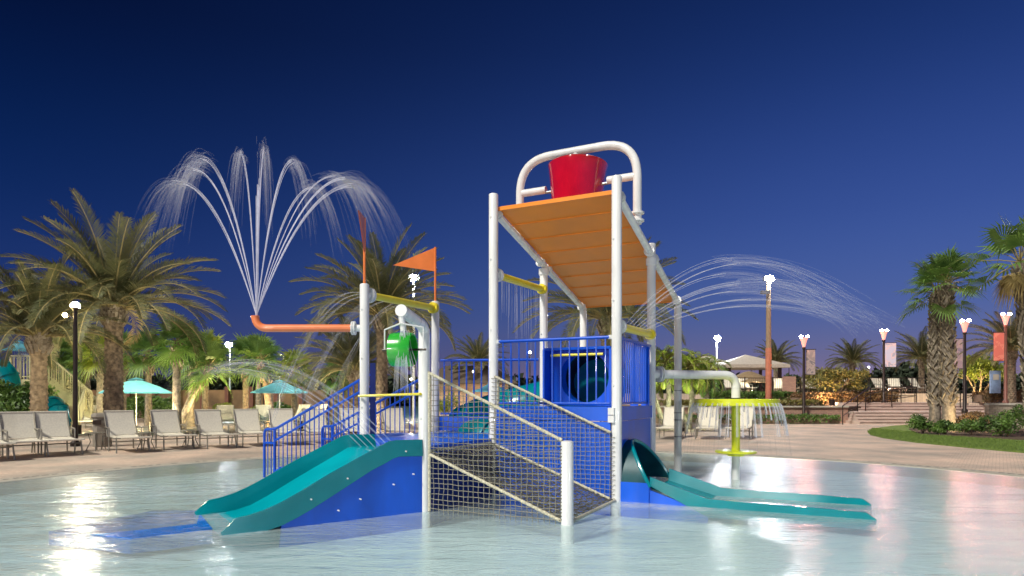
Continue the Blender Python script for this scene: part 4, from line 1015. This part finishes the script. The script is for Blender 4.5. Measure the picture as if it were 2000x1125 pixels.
# ------------------------------------------------------------------ right terraces, steps, walls
TY = 31.0
def xat(px, Y): return (px - 1000) * Y / FPX
mb = MB(); mb.prism([(xat(1255, 33), 33.3), (xat(1655, 33), 33.3), (xat(1700, 37), 37), (xat(1700, 60), 60), (xat(1255, 60) - 6, 60)], -.1, .80); 
tr_ = structure(obj('terrace_bed', mb, M['mulch'], smooth=0))
mb = MB(); mb.prism([(xat(1700, 37), 36.4), (xat(2300, 36), 34.4), (60, 70), (xat(1250, 62), 70), (xat(1250, 62), 60.1), (xat(1700, 60) - .5, 60.1)], -.1, 1.0)
structure(obj('upper_terrace', mb, M['paver'], smooth=0))
wl_ = thing('retaining_wall', 'low pink-lit block retaining wall behind the loungers and mushroom fountain', 'wall', (xat(1450, 33), 33, 0))
mb = MB(); mb.beam((xat(1250, 33), 33.1, .40), (xat(1655, 33), 33.1, .40), .35, .80); obj('wall_body', mb, M['block'], wl_, 0)
mb = MB(); mb.beam((xat(1250, 33), 33.05, .84), (xat(1655, 33), 33.05, .84), .45, .07); obj('wall_cap', mb, M['concrete'], wl_, 0)
wl2 = thing('planter_wall', 'short curved tan block planter wall at right behind the shrub bed', 'wall', (xat(1960, 27), 27, 0))
mb = MB(); q0, q1 = V3((xat(1927, 27), 27, 0)), V3((xat(2100, 26), 26, 0)); mb.beam(q0 + Z * .5, q1 + Z * .5, .5, 1.0); obj('wall_body', mb, M['blockg'], wl2, 0)
mb = MB(); mb.beam(q0 + Z * 1.04, q1 + Z * 1.04, .6, .08); obj('wall_cap', mb, M['concrete'], wl2, 0)
stp = thing('terrace_steps', 'wide pale concrete steps rising to the upper terrace at right', 'steps', (xat(1740, 33), 33, 0))
for k in range(7):
    mb = MB(); y = 31.6 + .42 * k + (1.9 if k > 3 else 0); x0 = xat(1650 + 5 * k + (26 if k > 3 else 0), 33); x1 = xat(1900 + 12 * k, 33) + 3; zt5 = .145 * (k + 1); dp = .42 if k < 3 else (2.6 if k == 3 else .42)
    mb.box(((x0 + x1) / 2, y + 1.5, zt5 / 2), (x1 - x0, 3.0, zt5 - .002 * k)); mb.box(((x0 + x1) / 2, y - .015, zt5 - .02), (x1 - x0, .05, .036)); obj('step', mb, M['pinkcon'], stp, 0)
def handrail(label, a, b, h=.9, n=3):
    t = thing('handrail', label, 'handrail', a); a, b = V3(a), V3(b)
    mb = MB(); mb.tube([a + Z * h, b + Z * h], .028, 8); mb.tube([a + Z * h * .45, b + Z * h * .45], .018, 8); obj('rail', mb, M['darkmetal'], t)
    for k in range(n):
        mb = MB(); q = a.lerp(b, k / (n - 1)); mb.tube([q, q + Z * h], .026, 8); obj('post', mb, M['darkmetal'], t)
handrail('dark handrail at the left side of the terrace steps', (xat(1650, 31), 31.2, 0), (xat(1700, 36.5), 36.5, 1.0))
handrail('dark handrail in the middle of the terrace steps', (xat(1722, 33), 34.5, .6), (xat(1790, 36.5), 36.5, 1.0))
handrail('dark handrail at the right side of the steps behind the palms', (xat(1875, 32), 33, .5), (xat(1900, 36.5), 36.5, 1.0))
handrail('dark handrail on the terrace right of the palm pair', (xat(1902, 36), 36.6, 1.0), (xat(1942, 36), 36.6, 1.0))
handrail('dark handrail on the terrace left of the palm pair', (xat(1745, 36), 36.6, 1.0), (xat(1800, 36), 36.6, 1.0))
# fence
FY = 44.0; fb, ft = 1.55, 2.62
mb = MB(); mb.prism([(xat(1260, FY) - 4, FY - 2.5), (xat(1860, FY), FY - 2.5), (xat(1860, FY) + 3, 58), (xat(1260, FY) - 8, 58)], .8, fb); structure(obj('fenced_terrace', mb, M['paver'], smooth=0))
fn = thing('metal_fence', 'dark metal bar fence along the raised terrace at right', 'fence', (xat(1640, FY), FY, fb))
mb = MB(); xa, xb = xat(1400, FY), xat(1835, FY)
mb.beam((xa, FY, ft), (xb, FY, ft), .04, .045); mb.beam((xa, FY, fb + .12), (xb, FY, fb + .12), .03, .03)
x = xa
while x < xb: mb.box((x, FY, (fb + ft) / 2), (.016, .016, ft - fb)); x += .125
obj('fence_panel', mb, M['darkmetal'], fn, 0)
for k in range(9):
    mb = MB(); mb.box((xa + (xb - xa) * k / 8, FY - .03, (fb + ft) / 2 + .03), (.07, .07, ft - fb + .06)); obj('fence_post', mb, M['darkmetal'], fn, 0)
for k, px in enumerate([1440, 1478, 1555, 1600, 1668, 1700, 1742, 1760, 1800, 1818, 1690, 1580]):
    dup(L0, (xat(px, FY) , FY + 1.5 + .8 * (k % 3), fb), PI + random.uniform(-.5, .5), 'distant lounger behind the dark bar fence, ' + ['left of the stone pillar', 'just left of the wooden light pole', 'between pillar and torch lamp', 'left of the olive tree trunk', 'right behind the olive tree', 'second right of the olive tree', 'right of the banner lamp', 'second right of the banner lamp', 'left of the paired palms', 'hidden partly by the paired palms', 'directly right of the olive crown', 'behind the left of the olive crown'][k], 'loungers behind the terrace fence', 1.15)
# hedges
def hedge(label, a, b, wd, h, n, m, seed, z0=0, size=.09):
    rnd = random.Random(seed); a, b = V3(a), V3(b); t = thing('hedge', label, 'hedge', a); d = (b - a); nn = V3((-d.y, d.x, 0)).normalized()
    mb = MB()
    for _ in range(n):
        s = rnd.random(); q = a + d * s + nn * rnd.uniform(-.5, .5) * wd; hh = h * (1 + .18 * noise.noise(q * 1.5)); z = hh * (rnd.random() ** .55)
        p = q + Z * z; v = V3((rnd.gauss(0, 1), rnd.gauss(0, 1), rnd.gauss(0, 1) + .6)).normalized(); x = v.orthogonal().normalized(); y = v.cross(x); s_ = size * rnd.uniform(.6, 1.3)
        mb.add([p - x * s_, p - y * s_ * .45, p + x * s_, p + y * s_ * .45], [(0, 1, 2, 3)])
    o = obj('foliage', mb, M[m], t, 0)
    mb = MB(); mb.beam(a + Z * h * .35, b + Z * h * .35, wd * .5, h * .6); obj('twigs', mb, M['twig'], t, 0); return t
hedge('clipped green hedge on the terrace in front of the left part of the fence', (xat(1375, 41), 41, .8), (xat(1565, 41), 41, .8), 1.0, .85, 5200, 'leaf', 301)
hedge('low green planting in front of the pink block wall', (xat(1285, 32), 32.2, 0), (xat(1640, 32), 32.2, 0), .9, .45, 4200, 'leaf', 302, size=.07)
hedge('reddish grassy hedge on the terrace bed left of the steps', (xat(1560, 37), 37.5, .8), (xat(1790, 37), 39.5, .9), 1.4, .75, 6500, 'leafr', 303)
hedge('green ground shrubs on the terrace bed behind the mushroom disc', (xat(1290, 35), 35, .8), (xat(1600, 35), 35, .8), 1.6, .35, 4200, 'leafo', 304)
hedge('brown-tinged hedge on the upper terrace behind the palm pair', (xat(1930, 35), 35.8, 1.0), (xat(2060, 35), 35.8, 1.0), 1.2, .7, 2500, 'leafr', 305)
hedge('far green hedge below the loungers at the left background', (xat(60, 38), 38, 0), (xat(330, 38), 38, 0), 1.2, 1.3, 5000, 'leaf', 306, size=.12)
mb = MB(); mb.prism([G(1285, 824), G(1640, 822), G(1640, 818), G(1285, 819)], 0, .03); structure(obj('grass_strip', mb, M['lawn'], smooth=0))
def tree(label, loc, zc, rad, n, size, m, seed, trunks=4, name='tree'):
    rnd = random.Random(seed); t = thing(name, label, 'tree', loc); zl = zc - loc[2]
    mb = MB()
    for k in range(trunks):
        a = 2 * PI * k / trunks + rnd.random(); e = V3((math.cos(a) * rad[0] * .6, math.sin(a) * rad[1] * .6, zl)); mb.tube([(0, 0, 0), e * .4 + Z * .1, e], [.07, .05, .02], 7)
        for j in range(4):
            f = e * .6 + V3((0, 0, .1)); mb.tube([f, f + V3((rnd.gauss(0, .4) * rad[0], rnd.gauss(0, .4) * rad[1], rad[2] * .6))], [.03, .01], 5)
    lobj('trunk', mb, M['twig'], t)
    mb = MB(); leafcloud(mb, (0, 0, zl), rad, n, size, rnd, .35, 16); lobj('crown', mb, M[m], t, 0); return t
tree('round olive-green tree with thin branching stems on the terrace, centre right', (xat(1632, 39), 39, .9), 2.35, (1.75, 1.5, .85), 5200, .09, 'leafo', 401, 6)
tree('bright lime-green tree behind the lamp post right of the palm pair', (xat(1912, 38), 38, 1.0), 3.0, (1.7, 1.5, .9), 5200, .09, 'leafy', 402, 5)

# ------------------------------------------------------------------ pavilions
def pavilion(label, px, Y, wd, ze, zr, zf):
    x = xat(px, Y); t = thing('pavilion', label, 'pavilion', (x, Y, zf)); h = wd / 2
    mb = MB(); vs = [(x - h, Y - h, ze), (x + h, Y - h, ze), (x + h, Y + h, ze), (x - h, Y + h, ze), (x, Y, zr)]
    mb.add(vs, [(0, 1, 4), (1, 2, 4), (2, 3, 4), (3, 0, 4)]); mb.box((x, Y, ze - .13), (wd + .02, wd + .02, .25)); obj('roof', mb, M['pavroof'], t, 0)
    for sx in (-1, 1):
        for sy in (-1, 1):
            mb = MB(); mb.box((x + sx * h * .78, Y + sy * h * .78, (ze + zf) / 2 - .1), (.22, .22, ze - zf)); obj('post', mb, M['darkmetal'], t, 0)
pavilion('large cream hip-roofed pavilion left of the tall wooden light pole', 1456, 56, 5.4, CH + 60 * 56 / FPX, CH + 82 * 56 / FPX, 1.5)
pavilion('smaller cream hip-roofed pavilion half hidden behind the arching palms', 1375, 66, 4.6, CH + 64 * 66 / FPX, CH + 80 * 66 / FPX, 1.5)
def thatch(label, px, Y, wd, zt, zf, name='thatch_umbrella'):
    x = xat(px, Y); t = thing(name, label, 'umbrella', (x, Y, zf)); mb = MB()
    mb.lathe([(wd / 2, zt - .85), (wd / 2 * .97, zt - .8), (wd * .3, zt - .4), (wd * .1, zt - .08), (1e-6, zt)], (x, Y, 0), 14); obj('canopy', mb, mat('thatch', (.28, .20, .11), .9, bump=1, bs=20), t)
    mb = MB(); mb.tube([(x, Y, zf), (x, Y, zt - .1)], .05, 8); obj('pole', mb, M['wood'], t)
thatch('brown thatched umbrella under the large cream pavilion', 1462, 48, 3.6, CH + 50 * 48 / FPX, fb)
thatch('brown thatched umbrella left of the olive tree behind the fence', 1600, 47, 3.2, CH + 38 * 47 / FPX, fb)
mb = MB(); q = P(1523, 0, 45); mb.box((q.x, 43.5, 1.9), (.75, .4, 1.6)); tag(obj('stone_pillar', mb, M['block'], smooth=0), 'square salmon pillar beside the foot of the tall wooden light pole', 'pillar')

# ------------------------------------------------------------------ parasols
def parasol(label, px, Y, wd, zt, seed=0):
    x = xat(px, Y); t = thing('parasol', label, 'parasol', (x, Y, 0), 0, None); mb = MB(); n = 8; vs = []; ze = zt - wd * .22
    for r, z in ((wd / 2, ze), (wd / 2 * .99, ze + .05), (wd * .3, zt - .27), (wd * .09, zt - .05)):
        for k in range(n): a = 2 * PI * (k + .5) / n; vs.append((r * math.cos(a), r * math.sin(a), z))
    mb.add(vs, [(i * n + k, i * n + (k + 1) % n, (i + 1) * n + (k + 1) % n, (i + 1) * n + k) for i in range(3) for k in range(n)])
    cn = lobj('canopy', mb, M['turq'], t, 20)
    mb = MB(); mb.add([(wd * .12 * math.cos(2 * PI * (k + .5) / n), wd * .12 * math.sin(2 * PI * (k + .5) / n), zt - .02) for k in range(n)] + [(0, 0, zt + .08)], [(k, (k + 1) % n, n) for k in range(n)]); lobj('vent', mb, M['turq'], cn, 0)
    mb = MB(); mb.tube([(0, 0, 0), (0, 0, zt + .12)], .025, 8); mb.lathe([(.25, 0), (.25, .06), (.05, .1)], seg=16); lobj('pole', mb, M['concrete'], t)
    return t
parasol('turquoise parasol open behind the loungers just right of the largest palm', 266, 26, 2.6, CH + 34 * 26 / FPX)
parasol('sea-green parasol open left of the blue stairs', 546, 28, 2.35, CH + 30 * 28 / FPX)
parasol('small pale turquoise parasol far behind the sea-green one', 537, 46, 1.5, CH + 7 * 46 / FPX)
parasol('pale turquoise parasol seen through the climbing net right of the white post', 960, 30, 1.9, CH + 27 * 30 / FPX)
parasol('tiny turquoise parasol beside the dark palm trunk at left', 206, 46, 2.2, CH + 14 * 46 / FPX)
pa = parasol('bright turquoise parasol up on the tan balcony at far left', 37, 26, 1.55, CH + 107 * 26 / FPX)

# ------------------------------------------------------------------ tan staircase and slides far left
Yt = 27; tb = thing('balcony_stairs', 'tan painted balcony with a long staircase descending right at far left', 'staircase', (xat(100, Yt), Yt, 0))
zt_ = CH + (HY - 741) * Yt / FPX; x0, x1 = xat(22, Yt), xat(98, Yt)
mb = MB(); mb.box(((x0 + x1) / 2, Yt + .8, zt_ - .1), (x1 - x0, 1.7, .2)); obj('platform', mb, M['tanwood'], tb, 0)
for x in (x0 + .1, x1 - .1):
    for dy in (.1, 1.5):
        mb = MB(); mb.box((x, Yt + dy, zt_ / 2 - .1), (.16, .16, zt_ - .2)); obj('support_post', mb, M['tanwood'], tb, 0)
x2, z2 = xat(180, Yt), .45
mb = MB(); mb.beam((x1, Yt, zt_ - .1), (x2, Yt, z2), .08, .42); obj('stringer', mb, M['tanwood'], tb, 0); mb = MB(); mb.beam((x1, Yt + 1.3, zt_ - .1), (x2, Yt + 1.3, z2), .08, .42); obj('stringer', mb, M['tanwood'], tb, 0)
mb = MB()
for k in range(12): s = (k + .5) / 12; mb.box((x1 + (x2 - x1) * s, Yt + .65, zt_ + (z2 - zt_) * s), (.26, 1.2, .05))
obj('tread', mb, M['tanwood'], tb, 0)
def picket(a, b, h, n):
    mb = MB(); a, b = V3(a), V3(b); mb.beam(a + Z * h, b + Z * h, .06, .06); mb.beam(a + Z * .12, b + Z * .12, .04, .04)
    for k in range(n + 1): q = a.lerp(b, k / n); w_ = .08 if k % 6 == 0 else .03; mb.box(q + Z * h / 2, (w_, w_, h))
    obj('railing', mb, M['tanwood'], tb, 0)
picket((x0, Yt - .02, zt_), (x1, Yt - .02, zt_), .98, 12); picket((x1, Yt - .04, zt_), (x2, Yt - .04, z2 + .15), .95, 18); picket((x2 + .1, Yt - 1.0, .0), (x2 - .25, Yt - .1, .75), .9, 6)
fa = thing('patio_fan', 'round wire patio fan standing on the tan balcony', 'fan', P(40, 700, 25.5))
mb = MB(); c = P(42, 692, 25.5)
for r in (.25, .19, .12, .05): mb.tube([c + V3((r * math.cos(a), -.05 * (1 - r), r * math.sin(a))) for a in [2 * PI * k / 20 for k in range(21)]], .009, 5)
for k in range(12): a = k * PI / 6; mb.tube([c, c + V3((.25 * math.cos(a), 0, .25 * math.sin(a)))], .006, 5)
obj('cage', mb, M['steel'], fa); mb = MB(); mb.tube([c, V3((c.x, c.y, zt_))], .02, 8); obj('stand', mb, M['steel'], fa)
for pts_, lb, r_ in (([P(-50, 712, 25), P(-5, 716, 25), P(12, 724, 25), P(22, 745, 25), P(24, 775, 25)], 'teal slide tube curving out at the left picture edge', .30), ([P(70, 800, 23.5), P(95, 790, 23.5), P(110, 796, 23), P(116, 812, 22.6), P(118, 830, 22.4)], 'dark teal slide tube end behind the lounger backs near the pale palm', .30)):
    mb = MB(); cc = catmull([V3(p) for p in pts_], 6); mb.tube(cc, r_, 18)
    for k in range(3, len(cc) - 1, 6): mb.tube([cc[k], cc[k].lerp(cc[k + 1], .3)], r_ * 1.12, 18)
    tag(obj('slide_tube', mb, M['teal']), lb, 'slide')
# warm low walls of the left background
bw = thing('garden_wall', 'warm tan garden wall with timber posts behind the left palms', 'wall', (xat(420, 44), 44, 0))
mb = MB(); mb.beam((xat(60, 44), 44, .9), (xat(700, 44), 44, .9), .3, 1.8); obj('wall_body', mb, mat('warm_stucco', (.30, .17, .08), .9, vs=.8, var=.3), bw, 0)
for k in range(14):
    mb = MB(); mb.box((xat(60 + 48 * k, 43.8), 43.75, 1.0), (.25, .2, 2.05)); obj('wall_post', mb, M['bronze'], bw, 0)
hs = thing('pool_house', 'low dark house with a shingled hip roof seen through the deck railing', 'building', (xat(910, 52), 52, 0))
mb = MB(); x = xat(915, 52); zr = CH + (HY - 733) * 52 / FPX
mb.box((x, 53, (zr - .6) / 2), (6.4, 5, zr - .6)); obj('wall', mb, mat('peach_stucco', (.50, .33, .2), .9), hs, 0)
mb = MB(); mb.add([(x - 4, 50, zr - .7), (x + 4, 50, zr - .7), (x + 4, 56, zr - .7), (x - 4, 56, zr - .7), (x - 2, 53, zr + .8), (x + 2, 53, zr + .8)], [(0, 1, 5, 4), (1, 2, 5), (2, 3, 4, 5), (3, 0, 4), (3, 2, 1, 0)]); obj('roof', mb, mat('brown_shingle', (.10, .075, .055), .9, bump=.6, bs=15), hs, 0)

# ------------------------------------------------------------------ lamps
def bulb(mb, c, r): mb.sphere(c, r, 10, 6)
lp_ = thing('street_lamp', 'slim black two-headed lamp post with warm bright lights behind the left loungers', 'lamp post', (xat(147, 17.6), 17.6, 0))
x, Y = xat(147, 17.6), 17.6; zl = CH + (HY - 608) * Y / FPX
mb = MB(); mb.lathe([(.12, 0), (.12, .1), (.07, .16), (.06, 1), (.05, zl), (1e-6, zl + .02)], (x, Y, 0), 16); mb.tube([(x, Y, zl - .25), (x - .18, Y, zl - .1), (x - .28, Y, zl - .12)], .02, 8); obj('pole', mb, M['darkmetal'], lp_)
mb = MB(); mb.lathe([(.03, zl), (.07, zl + .04), (.11, zl + .08), (.12, zl + .10)], (x, Y, 0), 14); obj('lamp_holder', mb, M['darkmetal'], lp_)
mb = MB(); bulb(mb, (x, Y, zl + .14), .115); obj('lamp_glass', mb, M['bulb'], lp_)
mb = MB(); bulb(mb, (x - .28, Y, zl - .10), .06); obj('lamp_glass', mb, emit('amber_lamp_glass', (1, .75, .3), 120), lp_)
def floodpole(label, px, py, Y, r, z0, m, foot=None, br=.16, heads=1, em='flood'):
    x = xat(px, Y); zt = CH + (HY - py) * Y / FPX; t = thing('flood_light', label, 'light pole', (x, Y, z0))
    mb = MB(); mb.tube([(x, Y, z0), (x, Y, zt - .05)], [r, r * .75], 12); obj('pole', mb, M[m], t)
    if foot: mb = MB(); mb.tube([(x, Y, z0), (x, Y, z0 + foot)], [r * 1.04, r * 1.01], 12); obj('pole_foot', mb, M['redpole'], t)
    mb = MB(); mb.beam((x - .3 * heads, Y - .12, zt), (x + .3 * heads, Y - .12, zt), .12, .12); mb.box((x, Y + .1, zt + .08), (.45, .3, .25)); lh = obj('lamp_head', mb, M['steel'], t)
    mb = MB(); mb.sphere((x, Y - .28, zt), br, 12, 7, 0, (1.1, .7, 1.0)); obj('lamp_glass', mb, M[em], lh)  # glass oversized and rounded so the lamp shows as round glare
floodpole('tall weathered wooden pole with a dazzling floodlight on top at centre right', 1501, 546, 38, .17, .8, 'wood', 3.4, .19)
floodpole('bright floodlight on a pale pole just under the orange pennant', 808, 545, 30, .07, 0, 'white', None, .15)
floodpole('distant white pole with a bright floodlight left of the cream pavilion', 1400, 661, 60, .10, 1.5, 'white', None, .25)
floodpole('distant white floodlight above the fan palms left of the orange pipe', 449, 674, 48, .07, 0, 'white', None, .19)
mb = MB(); mb.box((xat(1492, 38), 37.8, CH + (HY - 572) * 38 / FPX), (.5, .25, .18)); tag(obj('spare_lamp_head', mb, M['steel']), 'unlit lamp head clamped below the floodlight on the tall wooden pole', 'lamp head')
def torch(label, px, py, Y, zb, scale=1.0):
    x = xat(px, Y); zt = CH + (HY - py) * Y / FPX; t = thing('torch_lamp', label, 'lamp post', (x, Y, zb), 0, 'torch lamps with pink light')
    mb = MB(); mb.lathe([(.13, zb), (.13, zb + .12), (.075, zb + .2), (.06, zt - .62), (.09, zt - .6), (.09, zt - .55), (.05, zt - .5)], (x, Y, 0), 12); obj('pole', mb, M['darkmetal' if px < 1900 else 'bronze'], t)
    mb = MB(); mb.lathe([(.05, zt - .55), (.09, zt - .40), (.13, zt - .22), (.19, zt - .08), (.20, zt - .05)], (x, Y, 0), 14)
    bw_ = obj('lamp_bowl', mb, emit('glowing_pink_bowl', (1, .38, .30), .9), t)
    for s in (-1, 1):
        mb = MB(); mb.sphere((x + s * .16, Y - .05, zt + .02), .075, 10, 6, 0, (1.2, 1, .7)); obj('lamp_glass', mb, M['pink'], bw_)
torch('black torch lamp with pinkish light in front of the block retaining wall', 1570, 658, 32.5, .1)
torch('black torch lamp with pinkish light and a pale banner, left of the paired palms', 1726, 646, 36.5, 1.0)
torch('black torch lamp with pinkish light directly right of the paired palms', 1884, 627, 30, .6)
torch('rust-coloured torch lamp with pinkish light and salmon banner near the right edge', 1964, 614, 31, 1.0)
def banner_mat(name, c1, c2, c3):
    m = bpy.data.materials.new(name); m.use_nodes = True; n, l = m.node_tree.nodes, m.node_tree.links; b = n["Principled BSDF"]; b.inputs["Roughness"].default_value = .8
    t = n.new("ShaderNodeTexCoord"); nt = n.new("ShaderNodeTexNoise"); nt.inputs["Scale"].default_value = 2.2; nt.inputs["Detail"].default_value = 3; nt.inputs["Distortion"].default_value = 1; l.new(t.outputs["Object"], nt.inputs["Vector"])
    r = n.new("ShaderNodeValToRGB"); r.color_ramp.interpolation = 'CONSTANT'; e = r.color_ramp.elements; e[0].color = (*c1, 1); e[1].position = .5; e[1].color = (*c2, 1); x = e.new(.6); x.color = (*c3, 1)
    l.new(nt.outputs["Fac"], r.inputs[0]); l.new(r.outputs[0], b.inputs["Base Color"]); return m
def banner(label, px0, px1, py0, py1, Y, m):
    a, b = P(px0, py1, Y), P(px1, py0, Y); t = thing('banner', label, 'banner', ((a.x + b.x) / 2, Y, a.z))
    mb = MB(); mb.box(((a.x + b.x) / 2, Y, (a.z + b.z) / 2), (b.x - a.x, .02, b.z - a.z)); obj('cloth', mb, m, t, 0)
    mb = MB(); mb.tube([(a.x - .12, Y, b.z), (b.x + .05, Y, b.z + .02)], .018, 6); mb.tube([(a.x - .12, Y, a.z), (b.x + .05, Y, a.z)], .018, 6); obj('banner_arm', mb, M['darkmetal'], t)
banner('white, grey and pink banner on the torch lamp left of the paired palms', 1729, 1750, 670, 717, 36.4, banner_mat('banner_pale', (.62, .62, .75), (.75, .60, .62), (.45, .45, .55)))
banner('salmon red banner on the rust-coloured torch lamp', 1941, 1961, 650, 705, 30.9, banner_mat('banner_red', (.72, .18, .13), (.80, .26, .18), (.62, .13, .10)))
banner('dark grey-brown banner beside the black torch lamp above the grassy hedge', 1574, 1592, 683, 732, 32.6, banner_mat('banner_grey', (.30, .25, .25), (.42, .33, .30), (.20, .18, .2)))
banner('dull mauve banner just right of the paired palm trunks', 1862, 1880, 662, 720, 36.4, banner_mat('banner_mauve', (.36, .26, .30), (.45, .33, .33), (.28, .22, .3)))
for px, py, Y, lb in ((1541, 713, 70, 'tiny distant lamp left of the torch lamp by the grassy hedge'), (1697, 718, 70, 'tiny distant lamp right of the olive tree'), (1035, 690, 40, 'small pinkish lamp seen through the upper railing'), (925, 727, 46, 'small lamp glowing behind the low deck railing'), (803, 742, 44, 'small lamp glowing under the green bucket'), (515, 713, 34, 'small warm lamp among the palms above the green umbrella'), (196, 735, 34, 'small lamp glowing left of the largest palm trunk')):
    x = xat(px, Y); zt = CH + (HY - py) * Y / FPX; t = thing('garden_lamp', lb, 'lamp', (x, Y, 0)); mb = MB(); mb.tube([(x, Y, 0), (x, Y, zt)], .04, 8); obj('pole', mb, M['darkmetal'], t); mb = MB(); bulb(mb, (x, Y, zt + .05), .06); obj('lamp_glass', mb, M['farlamp'], t)
# blue info sign
sg = thing('info_sign', 'blue-grey upright information board near the right-edge palm', 'sign', (xat(1943, 35), 35, 1.0))
mb = MB(); a, b = P(1934, 768, 35), P(1953, 724, 35); mb.box(((a.x + b.x) / 2, 35, (a.z + b.z) / 2), (b.x - a.x, .12, b.z - a.z)); obj('board', mb, mat('blue_grey_paint', (.25, .36, .55), .5), sg, 0)
mb = MB(); mb.box(((a.x + b.x) / 2, 34.93, b.z - .35), ((b.x - a.x) * .6, .01, .3)); obj('notice', mb, M['concrete'], sg, 0)

# ------------------------------------------------------------------ far wood line
rnd = random.Random(99); mb = MB()
def wood(px0, px1, Y, f, dens, size):
    x = px0
    while x < px1:
        h = CH + (HY - f(x)) * Y / FPX; X = xat(x, Y)
        for _ in range(dens):
            z = h * rnd.random() ** .6; q = V3((X + rnd.gauss(0, 1.0), Y + rnd.uniform(-2.5, 2.5), z * (1 + rnd.gauss(0, .03)))); v = V3((rnd.gauss(0, 1), rnd.gauss(0, 1), rnd.gauss(0, 1) + .5)).normalized(); a = v.orthogonal().normalized(); b = v.cross(a); s = size * rnd.uniform(.5, 1.3)
            mb.add([q - a * s, q - b * s * .6, q + a * s, q + b * s * .6], [(0, 1, 2, 3)])
        mb.box((X, Y + 2.6, h * .44), (20 * Y / FPX, .8, h * .88)); x += 10
def line(x):
    base = 735 + 10 * noise.noise(V3((x / 90, 0, 0))) + 6 * noise.noise(V3((x / 30, 3, 0)))
    if 1690 < x < 1860: base -= 26 * math.sin((x - 1690) / 170 * PI)
    if 590 < x < 720: base -= 10
    return base
wood(-250, 2300, 92, line, 60, .5)
tag(obj('far_wood', mb, M['wooddark'], smooth=0), 'dark mass of distant trees closing the horizon', 'woodland', kind='stuff')

# small ground uplights for the planting, plus two added behind the fence for brightness
def uplight(label, px, Y, z0, col, st):
    x = xat(px, Y); t = thing('ground_uplight', label, 'uplight', (x, Y, z0)); mb = MB(); mb.lathe([(.09, z0), (.09, z0 + .12), (.11, z0 + .16)], (x, Y, 0), 12); obj('housing', mb, M['darkmetal'], t)
    mb = MB(); mb.sphere((x, Y, z0 + .17), .07, 10, 6); obj('lamp_glass', mb, emit('uplight_glass', col, st), t)
    mb = MB(); vs = [V3((x + .16 * math.sin(a), Y - .16 * math.cos(a), z)) for a in [R(-100 + 20 * k) for k in range(11)] for z in (z0, z0 + .34)]; mb.add(vs, [(2 * k, 2 * k + 1, 2 * k + 3, 2 * k + 2) for k in range(10)]); obj('light_blocker', mb, M['darkmetal'], t)  # added hood that blocks the lamp's light toward the pool
W_, Y_, G_ = (1, .86, .6), (1, .8, .35), (.85, 1, .6)
for a in ((('small ground light low behind the loungers near the tan staircase'), 150, 23.5, 0, W_, 1500), ('small ground light behind the largest palm trunk', 208, 24.6, 0, Y_, 3600), ('small ground light right of the largest palm', 300, 25, 0, W_, 3600),
          ('small ground light near the leaning palm', 400, 27, 0, Y_, 3600), ('small ground light under the orange-lit palm', 492, 28.6, 0, (1, .6, .25), 3600), ('small ground light right of the green parasol', 590, 27, 0, W_, 2400),
          ('small ground light behind the blue stairs', 690, 24, 0, W_, 1400), ('small ground light behind the low deck', 890, 26, 0, W_, 3600), ('small ground light among the arching palms', 1330, 25.3, 0, G_, 3600),
          ('small ground light in front of the olive tree', 1625, 36.6, .85, (1, .62, .3), 3200), ('small ground light under the lime tree', 1908, 36.9, 1.0, Y_, 3000), ('small ground light in the bed right of the paired palms', 1893, 23.4, .05, (1, .75, .4), 1100),
          ('added ground light behind the bar fence at the pavilion', 1490, 45.6, 1.55, W_, 3600), ('added ground light behind the bar fence near the banner lamp', 1740, 45.2, 1.55, (1, .55, .42), 3600), ('small ground light at the far left bush', 30, 23.5, 0, G_, 2000)):
    uplight(*a)

# foam and disturbed water
def foam(label, pts, seed):
    rnd = random.Random(seed); mb = MB()
    for (cx, cy, rx, ry, n) in pts:
        for k in range(n):
            a = rnd.uniform(0, 2 * PI); q = rnd.random() ** .5; x, y = cx + rx * q * math.cos(a), cy + ry * q * math.sin(a); s = rnd.uniform(.015, .075) * (1.2 - .6 * q); m_ = 7
            mb.add([(x + s * 1.8 * math.cos(2 * PI * j / m_) * rnd.uniform(.6, 1.2), y + s * .7 * math.sin(2 * PI * j / m_) * rnd.uniform(.6, 1.2), -.001 + rnd.uniform(0, .006)) for j in range(m_)], [tuple(range(m_))])
    tag(obj('foam', mb, M['foam'], None, 0), label, 'foam', kind='stuff')
M['foam'] = jet_mat('white_foam', .085)
e1 = spt(2.2, .2, 0); e2_ = spt(2.25, 1.2, 0); f1 = T(-1.0, 1.55); f2 = T(-.3, 1.5); f3 = T(-3.1, 2.3)
foam('white foam where the wide teal slide runs into the pool', [(e1.x, e1.y, .5, .3, 160), (e2_.x, e2_.y, .5, .35, 160), (spt(1.7, .7, 0).x, spt(1.7, .7, 0).y, .5, .4, 120)], 1)
foam('thin foam around the foot and end of the tube slide flume', [(f1.x, f1.y, .5, .18, 130), (f2.x, f2.y, .4, .2, 110), (f3.x, f3.y, .6, .4, 150)], 2)
foam('ring of splashes under the yellow mushroom disc', [(MU.x + .95 * math.cos(a * .3), MU.y + .95 * math.sin(a * .3), .28, .25, 26) for a in range(21)], 3)
foam('splashes below the falling fountain arcs at left', [(-5.0, 9.3, 1.2, .8, 300), (-2.8, 11.5, .8, .6, 140)], 4)
